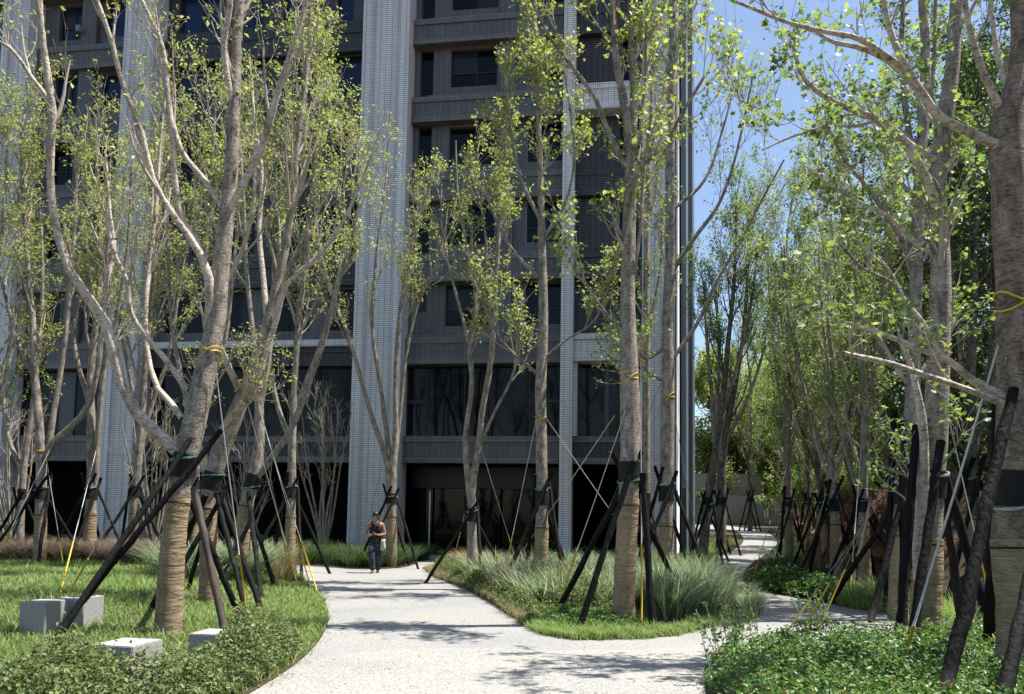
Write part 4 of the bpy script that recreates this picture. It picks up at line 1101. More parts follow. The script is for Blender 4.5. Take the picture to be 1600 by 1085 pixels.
T28 = row_tree(1330, 30.0, 13, 'tree halfway up the slope with a bright leafy top', -10, 280, lm=LEAF_A, bark='bark_dark', limb_bark='bark_dark')
T29 = row_tree(1270, 42.0, 11, 'distant leafy tree over the middle of the winding path', 0, 400, lm=LEAF_A, bark='bark_dark', limb_bark='bark_dark')

# small bare multi-stemmed shrubs against the dark bay
for i, (px, Y, hgt, lab) in enumerate(((505, 27.5, 250, 'leafless multi-stemmed shrub in the shade left of the wide white column'), (15, 26.5, 230, 'leafless shrub in the shade at the left edge'), (238, 27.0, 240, 'leafless shrub against the foot of the left white column'), (385, 27.8, 200, 'leafless low shrub in the shade behind the lawn trees'))):
    gy = 812 + EYE * FPX / Y
    lb = []
    for s in np.linspace(-1, 1, 7):
        a = 42 * s
        lb.append(([(px, gy - 14, 5), (px + a * 0.35, gy - hgt * 0.3, 4), (px + a * 0.75 + RNG.normal(0, 4), gy - hgt * 0.6, 3), (px + a + RNG.normal(0, 5), gy - hgt * 0.95, 1.6)], RNG.uniform(-0.7, 0.7)))
    build_tree('bare_shrub', Y, [(px, gy, 10), (px + 1, gy - 20, 8), (px, gy - hgt * 0.4, 4), (px + 2, gy - hgt, 1.8)], lb, lab, 'shrub', 'leafless shrubs by the building', n1=9, start=0.25, n2=4, n3=2, len1=(0.8, 1.8), len2=(0.4, 0.9), len3=(0.2, 0.5), leaves=0, ang=22, trop=0.1, limb_bark='bark')

# ------------------------------------------------------------------ pole supports
support(T1, 2.18, 'black poles round the largest lawn tree, two long ones running down to the lower left',
        [(66,1032,322,650,8.6,10.3,0.040,'pole'),(92,985,346,672,9.2,9.85,0.040,'pole'),(232,962,322,772,12.0,10.6,0.045,'pole'),(352,992,303,762,9.5,9.9,0.046,'pole_brown'),(378,968,262,700,10.8,10.4,0.04,'pole')])
support(T2, 2.12, 'black poles round the forked tree behind the largest lawn tree', [(238,965,362,752,12.6,13.3,0.046,'pole'),(392,985,338,772,11.9,13.2,0.042,'pole'),(410,960,342,762,12.6,13.6,0.044,'pole'),(286,950,345,740,14.5,13.7,0.04,'pole')])
support(T3, 2.15, 'black poles round the lawn tree closest to the path bend', [(411,957,388,770,14.0,16.8,0.05,'pole'),(432,925,382,770,16.3,17.1,0.045,'pole'),(330,938,418,760,16.0,17.0,0.045,'pole'),(384,905,394,770,18.0,17.3,0.04,'pole')])
sup_list = [(T4, 1.9, 'black poles round the slim forked tree in the purple grass', 0.5), (T5, 1.95, 'black poles round the dark-stemmed tree beside the shaded column', 0.2), (T6, 2.1, 'black poles before the left white column', 0.8),
 (T7, 2.0, 'black poles in the shade at the very left edge', 0.3), (T8a, 2.1, 'black poles mostly hidden behind the front lawn trees', 0.1), (T8b, 2.1, 'black poles round the tree left of the wide white column', 0.6),
 (T8, 2.15, 'black poles before the wide white column behind the man', 0.9), (T9, 1.85, 'black poles round the twin-stemmed tree at the island tip', 0.25), (T10, 2.1, 'black poles round the straight tree in front of the lobby glass', 0.5),
 (T12, 2.2, 'black poles crossing in front of the building corner', 0.7), (T12b, 2.1, 'black poles half hidden behind the island tree', 0.2),
 (T13, 2.0, 'black poles round the leaning tree at the start of the path row', 0.4), (T13b, 2.0, 'black poles round the second tree of the path row', 0.9), (T14, 2.0, 'black poles at the right side of the narrow path stretch', 0.3),
 (T14b, 2.0, 'black poles round the left-leaning path tree', 0.7), (T15, 2.15, 'black poles round the stout tree by the leafy ground cover', 0.35), (T16, 2.15, 'black poles in front of the red earth slope', 0.85), (T16b, 2.0, 'black poles behind the red-slope tree', 0.2),
 (T23, 2.0, 'black poles deep along the path on the right', 0.5), (T24, 2.0, 'black poles in front of the slatted fence', 0.3), (T25, 2.0, 'farthest black poles, small against the slatted fence', 0.6), 
 (T27, 2.0, 'black poles standing on the slope above the red earth', 0.4), (T28, 2.0, 'black poles halfway up the slope', 0.8), (T22, 2.2, 'black poles on the slope between the two right-hand trunks', 0.6)]
for t_, h_, d_, ro in sup_list: support(t_, h_, d_, None, rot=ro, n=4 if t_ is not T9 else 4, spread=0.75 if t_ in (T13, T13b, T14, T24, T25, T23) else 1.15)
support(T11, 2.32, 'black poles round the burlap-wrapped island tree, two reaching down to the front left', [(874,948,1003,705,12.6,11.7,0.046,'pole'),(902,992,990,722,11.0,11.4,0.046,'pole'),(1020,988,1004,740,11.2,11.6,0.05,'pole'),(1050,900,955,705,14.0,12.0,0.044,'pole')])
support(T17, 2.15, 'bundle of black poles behind the right bush, left of the pale-barked tree', [(1360,972,1432,690,12.0,12.9,0.052,'pole'),(1385,948,1398,640,13.5,13.1,0.06,'pole'),(1412,980,1410,660,12.2,12.8,0.06,'pole'),(1300,935,1420,760,14.5,13.2,0.05,'pole')])
support(T20, 2.1, 'black poles round the pale-barked tree in the right bush', [(1404,1010,1432,665,8.9,9.1,0.050,'pole'),(1420,1038,1470,690,8.2,8.9,0.050,'pole'),(1560,1020,1458,680,9.2,9.4,0.055,'pole'),(1500,960,1462,685,10.6,9.6,0.05,'pole')])
support(T21, 1.9, 'thick black poles round the tree at the right edge, one crossing in front of it', [(1476,1085,1584,608,5.9,6.7,0.050,'pole'),(1562,1120,1640,760,5.4,6.6,0.050,'pole'),(1545,1010,1560,620,8.2,7.3,0.055,'pole'),(1705,1040,1598,640,7.6,7.1,0.055,'pole')])

# ------------------------------------------------------------------ guy ropes
def pt(t, px, py): # point on a trunk surface nearest a picture position
    Y = t['base'][1]
    return P(px, py, Y - 0.12)
def pg(px, py):
    g_ = G(px, py); g_[2] += 0.02
    return g_
guy(pt(T1,334,552), pg(388,982), 'guy rope from the largest lawn tree down to the hedge, right of its poles', 0.27)
guy(pt(T2,378,600), pg(467,925), 'guy rope coming down left of the path bend, middle of three', 0.25)
guy(pt(T3,398,610), pg(487,925), 'guy rope ending nearest the path edge of the left lawn', 0.28)
guy(pt(T3,404,640), pg(497,930), 'outermost guy rope at the curve of the left lawn', 0.26, r=0.006)
guy(pt(T2,384,560), pg(455,905), 'slack-looking guy rope behind the lawn poles', 0.3, mat='rope_dark')
guy(pt(T4,70,700), pg(99,885), 'guy rope from the slim forked tree to the purple grass edge', 0.28)
guy(pt(T4,84,690), pg(-12,888), 'guy rope slanting down to the left picture edge', 0.3)
guy(pt(T1,268,640), pg(96,950), 'long guy rope slanting behind the left stone blocks', 0.26)
guy(pt(T5,150,705), pg(92,938), 'shorter guy rope just behind the left stone blocks', 0.26)
guy(pt(T2,335,700), pg(198,922), 'guy rope ending in the grass left of the largest lawn tree', 0.24)
guy(pt(T8,618,700), pg(632,880), 'thin guy rope beside the shaded planting behind the man', 0.35, mat='rope_dark')
guy(pt(T8,606,690), pg(560,880), 'thin guy rope left of the walking man', 0.0, mat='rope_dark')
guy(pt(T9,748,705), pg(706,890), 'guy rope at the tip of the island bed', 0.32)
guy(pt(T9,752,700), pg(815,905), 'guy rope of the twin-stemmed tree, slanting right', 0.3)
guy(pt(T10,838,655), pg(782,930), 'guy rope of the straight tree with a yellow foot in the silver grass', 0.32)
guy(pt(T10,852,652), pg(1025,900), 'bright taut guy rope crossing in front of the narrow white column', 0.0, r=0.011)
guy(pt(T11,978,640), pg(866,965), 'guy rope of the island tree with a long yellow sleeve at its left', 0.33)
guy(pt(T11,1001,560), pg(1003,985), 'nearly vertical guy rope in front of the island tree', 0.3)
guy(pt(T11,960,650), pg(790,900), 'pale guy rope of the island tree slanting far left', 0.2, mat='rope')
guy(pt(T12,1045,600), pg(1096,880), 'guy rope of the grey corner tree towards the path', 0.2)
guy(pt(T12,1032,600), pg(905,905), 'guy rope of the grey corner tree across the dark lobby', 0.25, mat='rope_dark')
guy(pt(T21,1560,540), pg(1396,1085), 'thick pale guy rope of the right-edge tree, its yellow foot lowest in the picture', 0.19, r=0.011, ry=0.017)
guy(pt(T20,1440,690), pg(1214,1012), 'guy rope with a yellow foot leaning over the path side of the right bush', 0.24, r=0.0045, ry=0.012, mat='rope_dark')
guy(pt(T20,1448,640), pg(1226,1040), 'guy rope with a yellow foot in the middle of the right bush', 0.30, r=0.0045, ry=0.012, mat='rope_dark')
guy(pt(T17,1425,650), pg(1284,975), 'guy rope with a yellow foot at the back of the right bush', 0.24, r=0.0045, mat='rope_dark')
guy(pt(T16,1345,700), pg(1328,935), 'upright guy rope with a yellow foot by the path side poles', 0.4)
guy(pt(T15,1315,690), pg(1248,915), 'guy rope ending in the leafy ground cover', 0.35)
guy(pt(T21,1572,560), pg(1540,960), 'guy rope falling behind the thick right pole', 0.2)
guy(pt(T20,1475,620), pg(1545,930), 'guy rope on the slope between the right trunks', 0.25)
guy(pt(T14,1238,700), pg(1178,900), 'thin guy rope of the slim path tree', 0.3, mat='rope_dark')
guy(pt(T13,1110,720), pg(1096,862), 'thin guy rope of the leaning path tree', 0.3)

def tie(t, px, py, w, hh, dy=-0.06):
    """yellow cord wound round a trunk"""
    Y = t['base'][1]
    c = P(px, py, Y); h = c[2] - t['gz']
    cc, cr = t['at'](h)
    n_ = 30
    for s_ in range(1):
        aa = np.linspace(0, 4 * np.pi, n_) + RNG.uniform(0, 6)
        p = np.stack([cc[0] + (cr + 0.012) * np.cos(aa), cc[1] + (cr + 0.012) * np.sin(aa), c[2] + hh * np.sin(aa * 0.5 + 0.6) + 0.3 * hh * np.sin(aa * 2.3)], 1)
        o_ = MB().tube(p - t['base'], np.full(n_, w * 0.55), 6).obj('yellow_tie', M['yellow'], t['root'], True)
tie(T1, 330, 548, 0.016, 0.09); tie(T2, 380, 605, 0.014, 0.12); tie(T3, 403, 610, 0.012, 0.12); tie(T4, 68, 705, 0.014, 0.06)
tie(T9, 738, 735, 0.013, 0.06); tie(T10, 846, 655, 0.014, 0.08); tie(T11, 984, 590, 0.015, 0.12); tie(T12, 1043, 620, 0.013, 0.16)
tie(T20, 1465, 550, 0.012, 0.16); tie(T21, 1585, 475, 0.02, 0.10)
# corrugated brown earth plate: cut scar on the right-edge tree
# ------------------------------------------------------------------ grass and ground cover
def scatter(poly, n, holes=()):
    x0, y0 = poly.min(0); x1, y1 = poly.max(0)
    out = []
    got = 0
    while got < n:
        x = RNG.uniform(x0, x1, n * 2); y = RNG.uniform(y0, y1, n * 2)
        k = inside(poly, x, y)
        for h in holes: k &= ~inside(h, x, y)
        out.append(np.stack([x[k], y[k]], 1)); got += k.sum()
    return np.concatenate(out)[:n]

def blades(xy, z, h, w, bend, segs=2, az=None, tip=0.1, lean0=0.2):
    n = len(xy)
    a = RNG.uniform(0, 2 * np.pi, n) if az is None else az
    d = np.stack([np.cos(a), np.sin(a)], 1)
    fa = a + np.pi / 2 + RNG.normal(0, 0.5, n)
    s = np.stack([np.cos(fa), np.sin(fa)], 1)
    rows = []
    for k in range(segs + 1):
        t_ = k / segs
        ln = h * (t_ - 0.32 * np.clip(bend, 0, 1.4) * t_ ** 2)
        off = h * (lean0 * t_ + bend * 0.62 * t_ ** 2)
        ww = w * (1 - t_ ** 1.6) * 0.5 + w * 0.04
        c = np.stack([xy[:, 0] + d[:, 0] * off, xy[:, 1] + d[:, 1] * off, z + ln], 1)
        if k < segs:
            rows.append(np.stack([c - np.stack([s[:, 0] * ww, s[:, 1] * ww, 0 * ww], 1), c + np.stack([s[:, 0] * ww, s[:, 1] * ww, 0 * ww], 1)], 1))
        else: rows.append(c[:, None])
    V = np.concatenate(rows, 1)
    nv = V.shape[1]
    b0 = (np.arange(n) * nv)[:, None]
    Q = [b0 + np.array([[2 * k, 2 * k + 1, 2 * k + 3, 2 * k + 2]]) for k in range(segs - 1)]
    T = b0 + np.array([[2 * segs - 2, 2 * segs - 1, 2 * segs]])
    return V.reshape(-1, 3), (np.concatenate(Q) if Q else np.zeros((0, 4), int)), T

def grass_obj(name, V, Q, T, mat):
    o_ = mk(name, mesh_np(name, V, [Q, T]), mat)
    o_['kind'] = 'stuff'
    return o_

def vnoise(x, y, s, seed=0):
    return 0.5 + 0.25 * (np.sin(x * s + 1.3 * seed) * np.cos(y * s * 1.13 + seed) + np.sin(x * s * 2.3 + y * s * 1.7 + seed) )

# lawn: density falls with distance
xy = scatter(lawn, 330000)
dd = np.hypot(xy[:, 0], xy[:, 1])
vis = (np.abs(xy[:, 0]) < dd * 0.72 + 1) & (xy[:, 1] > 5)
keep = vis & (RNG.random(len(xy)) < np.clip(13 / dd, 0.45, 1))
xy = xy[keep]; dd = dd[keep]
hh = RNG.uniform(0.06, 0.15, len(xy)) * (0.6 + 0.9 * vnoise(xy[:, 0], xy[:, 1], 1.6))
V, Q, T = blades(xy, terrain(xy[:, 0], xy[:, 1]) + 0.04, hh * 1.15, 0.006 + dd * 0.00075, RNG.uniform(0.2, 1.3, len(xy)), 2)
grass_obj('lawn_grass', V, Q, T, GRASS)
# taller stray tufts in the lawn
c = scatter(lawn, 900); dd = np.hypot(c[:, 0], c[:, 1]); c = c[(np.abs(c[:, 0]) < dd * 0.75 + 1) & (c[:, 1] > 6)]
xy = np.repeat(c, 9, 0) + RNG.normal(0, 0.03, (len(c) * 9, 2))
V, Q, T = blades(xy, terrain(xy[:, 0], xy[:, 1]) + 0.04, RNG.uniform(0.16, 0.38, len(xy)), np.full(len(xy), 0.009), RNG.uniform(0.4, 1.4, len(xy)), 3)
grass_obj('tall_lawn_tufts', V, Q, T, GRASS)

def clump_field(name, centers, mat, nb, h, w, spread=0.10, bend=(0.5, 1.5), segs=4, lean0=0.35, zoff=0.04):
    xy = np.repeat(centers, nb, 0)
    a = RNG.uniform(0, 2 * np.pi, len(xy)); rr = np.abs(RNG.normal(0, spread, len(xy)))
    xy = xy + np.stack([np.cos(a) * rr, np.sin(a) * rr], 1)
    hs = np.repeat(RNG.uniform(0.75, 1.15, len(centers)), nb) * RNG.uniform(h[0], h[1], len(xy))
    az = a + RNG.normal(0, 0.5, len(xy))
    V, Q, T = blades(xy, terrain(xy[:, 0], xy[:, 1]) + zoff, hs, np.full(len(xy), w), RNG.uniform(*bend, len(xy)), segs, az=az, lean0=lean0)
    return grass_obj(name, V, Q, T, mat)

def jittered(poly, step, jit=0.35, holes=(), clip=None):
    x0, y0 = poly.min(0); x1, y1 = poly.max(0)
    X, Y = np.meshgrid(np.arange(x0, x1, step), np.arange(y0, y1, step))
    p = np.stack([X.ravel(), Y.ravel()], 1) + RNG.uniform(-jit, jit, (X.size, 2)) * step
    k = inside(poly, p[:, 0], p[:, 1])
    for h_ in holes: k &= ~inside(h_, p[:, 0], p[:, 1])
    p = p[k]
    if clip is not None: p = p[clip(p)]
    return p

# shrink polygon helper (move points towards the centroid of neighbours)
def inset(poly, d):
    nx = np.roll(poly, -1, 0) - np.roll(poly, 1, 0)
    nrm = np.stack([-nx[:, 1], nx[:, 0]], 1); nrm /= np.linalg.norm(nrm, axis=1, keepdims=True) + 1e-9
    A = 0.5 * np.sum(poly[:, 0] * np.roll(poly[:, 1], -1) - np.roll(poly[:, 0], -1) * poly[:, 1])
    return poly + nrm * d * (1 if A > 0 else -1)

# island bed zones
isl_in = inset(island, 0.40)
front = lambda p: (p[:, 1] < 11.6 + 0.6 * np.clip((p[:, 0]) , 0, 5) )
# big silver grass, front right of the island
zr = np.array([G(1030,985)[:2], G(1110,965)[:2], G(1130,958)[:2], G(1112,942)[:2], G(1080,930)[:2], G(1040,915)[:2], G(1000,905)[:2], G(985,940)[:2]])
clump_field('silver_grass', jittered(zr, 0.40), GRASS_S, 190, (0.55, 1.12), 0.018, 0.11, (0.25, 1.15), 4, lean0=0.22)
zb = jittered(isl_in, 0.55, clip=lambda p: (p[:, 1] > 13.2) & (p[:, 1] < 19.5) & (p[:, 0] > -1.6) & (p[:, 0] / p[:, 1] < 0.185))
pur = (vnoise(zb[:, 0], zb[:, 1], 1.1, 3) > 0.72)
clump_field('silver_grass', zb[~pur], GRASS_S, 140, (0.5, 1.05), 0.020, 0.13, (0.25, 1.15), 4, lean0=0.22)
clump_field('flowering_grass', zb[pur], GRASS_P, 140, (0.55, 1.1), 0.014, 0.13, (0.25, 1.2), 4, lean0=0.22)
zb2 = jittered(isl_in, 0.8, clip=lambda p: (p[:, 1] >= 19.5) & (p[:, 1] < 44) & (p[:, 0] / p[:, 1] < 0.20))
clump_field('dark_back_grass', zb2, GRASS_D, 70, (0.35, 0.65), 0.016, 0.14, (0.5, 1.4), 3)
# dry brown edge at the left tip and on the right nose
zt = np.array([G(705,885)[:2], G(745,905)[:2], G(800,925)[:2], G(790,890)[:2], G(740,868)[:2]])
clump_field('dry_grass', jittered(zt, 0.34), GRASS_Y, 90, (0.4, 0.75), 0.010, 0.09, (0.6, 1.5), 3)
zn = np.array([G(1168,968)[:2], G(1186,960)[:2], G(1190,945)[:2], G(1170,925)[:2], G(1150,930)[:2]])
clump_field('dry_grass', jittered(zn, 0.25), GRASS_S, 60, (0.25, 0.42), 0.009, 0.08, (0.6, 1.5), 3)
clump_field('flowering_grass', jittered(np.array([G(1120,905)[:2], G(1170,925)[:2], G(1150,900)[:2], G(1110,885)[:2]]), 0.45), GRASS_P, 90, (0.2, 0.38), 0.012, 0.1, (0.6, 1.5), 3)

def mound_leaves(name, poly, n, hgt, mat, size, tm=OVATE, top=0.75, rough=0.12, stems=True, seed=1, edge=0.35, up=0.55):
    """shrub mass: leaves on many short upright shoots inside an uneven volume"""
    p = scatter(poly, n)
    # distance to edge, coarse
    e = np.full(len(p), 9.0)
    for a, b_ in zip(poly, np.roll(poly, -1, 0)):
        ab = b_ - a; L2 = (ab ** 2).sum() + 1e-9
        t_ = np.clip(((p - a) @ ab) / L2, 0, 1)
        e = np.minimum(e, np.linalg.norm(p - (a + t_[:, None] * ab), axis=1))
    ht = hgt * (0.35 + 0.65 * sstep(0, edge, e)) * (0.72 + 0.5 * vnoise(p[:, 0], p[:, 1], 2.6, seed)) 
    ht = ht + 0.06 * np.sin(p[:, 0] * 11 + seed) * np.sin(p[:, 1] * 13)
    f = 1 - np.abs(RNG.normal(0, 0.30, len(p))); f = np.clip(f, 0.05, 1.0)
    shoot = RNG.random(len(p)) < 0.05
    f = np.where(shoot, f * RNG.uniform(1.0, 1.28, len(p)), f)
    z = terrain(p[:, 0], p[:, 1]) + 0.05 + ht * f
    pos = np.stack([p[:, 0], p[:, 1], z], 1)
    V, F = place_leaves(pos, size * RNG.uniform(0.6, 1.3, len(p)), tm, up, -0.35)
    o_ = mk(name, mesh_np(name, V, F), mat); o_['kind'] = 'stuff'
    return o_

def GH(px, py, h):
    d = ray(px, py); Y = (h - EYE) / d.z
    return np.array([d.x * Y, Y])
# left hedge at the bottom-left corner
hedge = np.array([G(408,1079)[:2], G(444,1052)[:2], G(468,1034)[:2], GH(452,968,.3), GH(400,975,.35), GH(345,990,.35), GH(300,1022,.33), GH(255,1046,.36), GH(200,1056,.36), GH(120,1034,.40), GH(0,1040,.40), [-8.5, 6.2], [-8.5, 3.2], [-2.8, 3.2], [-2.45, 5.0]])
mound_leaves('left_hedge', hedge, 95000, 0.55, LEAF_H, 0.042, OVATE, seed=2, edge=0.3)
mound_leaves('right_bush', right_bush, 120000, 0.44, LEAF_G, 0.045, OVATE, seed=5, edge=0.3)
# stems of both hedges
for poly, hgt in ((hedge, 0.42), (right_bush, 0.42)):
    c = scatter(poly, 3500)
    V, Q, T = blades(c, terrain(c[:, 0], c[:, 1]) + 0.02, RNG.uniform(0.3, 1.0, len(c)) * hgt, np.full(len(c), 0.008), RNG.uniform(0, 0.4, len(c)), 2)
    o_ = grass_obj('hedge_stems', V, Q, T, M['twig_dark'])
# taller shoots leaning out of the right bush towards the path
sp = np.array([G(1112,1062)[:2], G(1120,1035)[:2], G(1140,1045)[:2], G(1160,1025)[:2], G(1260,1005)[:2], G(1275,1010)[:2], G(1130,1075)[:2]])
src = []
for a in sp:
    for _ in range(5):
        q0 = np.array([a[0] + RNG.normal(0.12, 0.07), a[1] + RNG.normal(0, 0.1), 0.1]); d = np.array([RNG.normal(-0.25, 0.2), RNG.normal(0, 0.2), 1.0]); d /= np.linalg.norm(d)
        L = RNG.uniform(0.5, 0.75)
        src.append(q0 + d * np.linspace(0, L, NB)[:, None] + np.array([0, 0, 0]))
src = np.array(src)
V, F = tube_arrays(src, np.full(src.shape[:2], 0.004), 4)
so_ = mk('bush_shoots', mesh_np('bush_shoots', V, F), M['twig']); so_['kind'] = 'stuff'
q = np.repeat(np.arange(len(src)), 26); f = RNG.uniform(0.3, 1, len(q)) * (NB - 1); i = np.minimum(f.astype(int), NB - 2); s = (f - i)[:, None]
pos = src[q, i] * (1 - s) + src[q, i + 1] * s
V, F = place_leaves(pos, 0.05 * RNG.uniform(0.6, 1.2, len(pos)), OVATE, 0.3, -0.5)
o_ = mk('bush_shoot_leaves', mesh_np('bush_shoot_leaves', V, F), LEAF_G); o_['kind'] = 'stuff'

# low planting at the front of the island
zf = np.concatenate([gp([(835,985),(862,994),(905,1001),(1000,1000),(1025,990),(990,950),(960,935),(900,930),(850,915),(800,920),(770,940)])])
cc_ = scatter(zf, 26000)
V, Q, T = blades(cc_, terrain(cc_[:, 0], cc_[:, 1]) + 0.04, RNG.uniform(0.06, 0.22, len(cc_)) * (0.5 + vnoise(cc_[:, 0], cc_[:, 1], 3)), np.full(len(cc_), 0.010), RNG.uniform(0.3, 1.3, len(cc_)), 2)
grass_obj('island_weeds', V, Q, T, GRASS)
zm = gp([(800,925),(835,960),(900,975),(955,975),(965,940),(900,905),(840,900)])
mound_leaves('island_low_shrubs', zm, 26000, 0.60, LEAF_H, 0.045, OVATE, seed=9, edge=0.3)
# grass strip along island edge
def edge_strip(poly_line, width, n, name, mat, h=(0.06, 0.2), w=0.010, gap=0.42):
    pl = np.asarray(poly_line)
    k = RNG.integers(0, len(pl) - 1, n); t_ = RNG.random(n)[:, None]
    p = pl[k] * (1 - t_) + pl[k + 1] * t_
    p = p + RNG.uniform(-0.02, 1, (n, 1)) * width * np.array([[0, 1.0]])+ RNG.normal(0, 0.04, (n, 2))
    kq = vnoise(p[:, 0], p[:, 1], 7.0, 3) + RNG.normal(0, 0.12, n) > gap
    p = p[kq]; n = len(p)
    V, Q, T = blades(p, terrain(p[:, 0], p[:, 1]) + 0.03, RNG.uniform(*h, n) * (0.5 + vnoise(p[:, 0], p[:, 1], 4.1, 5)), np.full(n, w), RNG.uniform(0.3, 1.4, n), 2)
    return grass_obj(name, V, Q, T, mat)
edge_strip(isl_left[:5], 0.35, 9000, 'edge_grass', GRASS_Y, (0.08, 0.3))
edge_strip(isl_left[4:], 0.5, 16000, 'edge_grass', GRASS, (0.05, 0.18))
wl = gp([(850,985),(890,992),(960,996),(1010,990),(1000,972),(940,962),(880,958),(840,965)])
mound_leaves('island_weed_leaves', wl, 9000, 0.16, LEAF_G, 0.035, KITE, seed=11, edge=0.15)
wl2 = gp([(700,912),(750,935),(800,965),(835,985),(850,970),(810,935),(760,912)])
mound_leaves('island_edge_shrubs', wl2, 16000, 0.34, LEAF_H, 0.045, OVATE, seed=12, edge=0.25)
# shrub bed behind the man
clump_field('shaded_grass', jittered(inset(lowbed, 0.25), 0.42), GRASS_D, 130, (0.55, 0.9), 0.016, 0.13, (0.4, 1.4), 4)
zp = inset(np.array([G(672,892)[:2], G(700,908)[:2], G(735,918)[:2], G(745,890)[:2], G(700,880)[:2]]), 0.05)
mound_leaves('tip_ground_cover', zp, 9000, 0.30, LEAF_H, 0.05, KITE, seed=3, edge=0.2)
# purple grass behind the left lawn
zq = np.array([[-15.5, 20.6], [-15.5, 23.4], [-8.6, 23.6], [-7.9, 21.6], [-9.5, 20.4]])
clump_field('purple_fountain_grass', jittered(zq, 0.42), GRASS_P, 150, (0.55, 0.95), 0.012, 0.11, (0.8, 1.7), 4, zoff=0.1)
# green grass clumps behind the lawn trees
zg = np.array([[-7.9, 17.2], [-9.2, 22.5], [-6.8, 22.6], [-5.9, 18.6], [-5.6, 16.6], [-6.6, 15.8]])
clump_field('green_fountain_grass', jittered(zg, 0.42), GRASS_S, 100, (0.65, 1.05), 0.022, 0.10, (0.7, 1.6), 4)
zy = np.array([G(440,915)[:2], G(455,905)[:2], G(450,890)[:2], G(425,890)[:2], G(425,905)[:2]])
clump_field('dry_grass', jittered(zy, 0.35), GRASS_Y, 90, (0.6, 0.95), 0.012, 0.08, (0.5, 1.2), 4)
# right bank ground cover
zc = gp([(1168,917),(1182,925),(1240,935),(1300,946),(1320,935),(1300,925),(1230,912),(1190,908)])
mound_leaves('leafy_ground_cover', zc, 22000, 0.32, LEAF_G, 0.085, OVATE, seed=4, edge=0.3)
rb = jittered(inset(right_bank, 0.3), 0.75, clip=lambda p: (p[:, 1] < 46))
rb = rb[~inside(zc, rb[:, 0], rb[:, 1])]
fr_d = np.min(np.linalg.norm(rb[:, None] - far_right[None], axis=2), axis=1)
rb = rb[(fr_d > 0.7) & (rb[:, 0] < footx(rb[:, 1]) + 0.2)]
clump_field('bank_grass', rb, GRASS_D, 70, (0.25, 0.55), 0.014, 0.16, (0.4, 1.5), 3)
zs_ = np.array([G(1320,955)[:2], G(1400,965)[:2], G(1440,985)[:2], [7.0, 11.0], [7.6, 12.5], [8.2, 14.2], G(1330,925)[:2]])
clump_field('bank_grass', jittered(zs_, 0.4), GRASS, 70, (0.3, 0.7), 0.010, 0.14, (0.3, 1.4), 3)
edge_strip(np.array([G(*q_)[:2] for q_ in ((1108,884),(1136,868),(1158,853))]) - [[0.5, 0]] , 0.5, 5000, 'edge_grass', GRASS, (0.08, 0.25), 0.014)
psg = jittered(np.array([[5.0, 22.5], [6.0, 22.2], [8.8, 28.5], [9.9, 33.5], [8.4, 33.0], [7.3, 28.2]]), 0.5)
psg = psg[inside(inset(island, 0.25), psg[:, 0], psg[:, 1])]
clump_field('path_side_grass', psg, GRASS, 70, (0.3, 0.6), 0.016, 0.15, (0.4, 1.4), 3)

# fallen leaves on the paths
lt = np.concatenate([scatter(path_poly[:8] if False else np.array([(-2.6, 6), (2.5, 6), (6, 14), (2, 17), (-3, 24), (-2.8, 14)]), 260)])
pos = np.stack([lt[:, 0], lt[:, 1], terrain(lt[:, 0], lt[:, 1]) + 0.045], 1)
V, F = place_leaves(pos, 0.035 * RNG.uniform(0.5, 1.4, len(pos)), KITE, 3.0)
o_ = mk('fallen_leaves', mesh_np('fallen_leaves', V, F), GRASS_Y); o_['kind'] = 'stuff'

for ln_, sgn in ((left_edge, 1), (isl_left, -1), (far_right, -1)):
    k = RNG.integers(0, len(ln_) - 1, 420); t_ = RNG.random(420)[:, None]
    q_ = ln_[k] * (1 - t_) + ln_[k + 1] * t_ + np.stack([sgn * np.abs(RNG.normal(0, 0.10, 420)) - sgn * 0.02, RNG.normal(0, 0.04, 420)], 1)
    V, F = place_leaves(np.stack([q_[:, 0], q_[:, 1], terrain(q_[:, 0], q_[:, 1]) + 0.05], 1), 0.028 * RNG.uniform(0.4, 1.4, 420), KITE, 2.5)
    o_ = mk('leaf_litter', mesh_np('leaf_litter', V, F), GRASS_Y); o_['kind'] = 'stuff'

# ------------------------------------------------------------------ slope: net, thicket and trees
xs2 = np.arange(0, 1.01, 0.04)
nv = 26
Vn = []
for j in range(nv):
    yy = 10.2 + j * 0.24
    fx = float(footx(yy))
    for i_ in range(12):
        x_ = fx - 0.15 + i_ * 0.17
        Vn.append((x_, yy, float(terrain(x_, yy)) + 0.10 + 0.07 * math.sin(i_ * 1.9 + j * 1.3) + 0.05 * math.sin(j * 2.7)))
i0 = (np.arange(nv - 1)[:, None] * 12 + np.arange(11)[None]).ravel()
nm_ = mesh_np('shade_net', np.array(Vn), np.stack([i0, i0 + 1, i0 + 13, i0 + 12], 1), True)
no_ = mk('shade_net', nm_, M['net']); tag(no_, 'black shade net spread over the foot of the red slope behind the right trunks', 'net')
sol = no_.modifiers.new('thickness', 'SOLIDIFY'); sol.thickness = 0.02

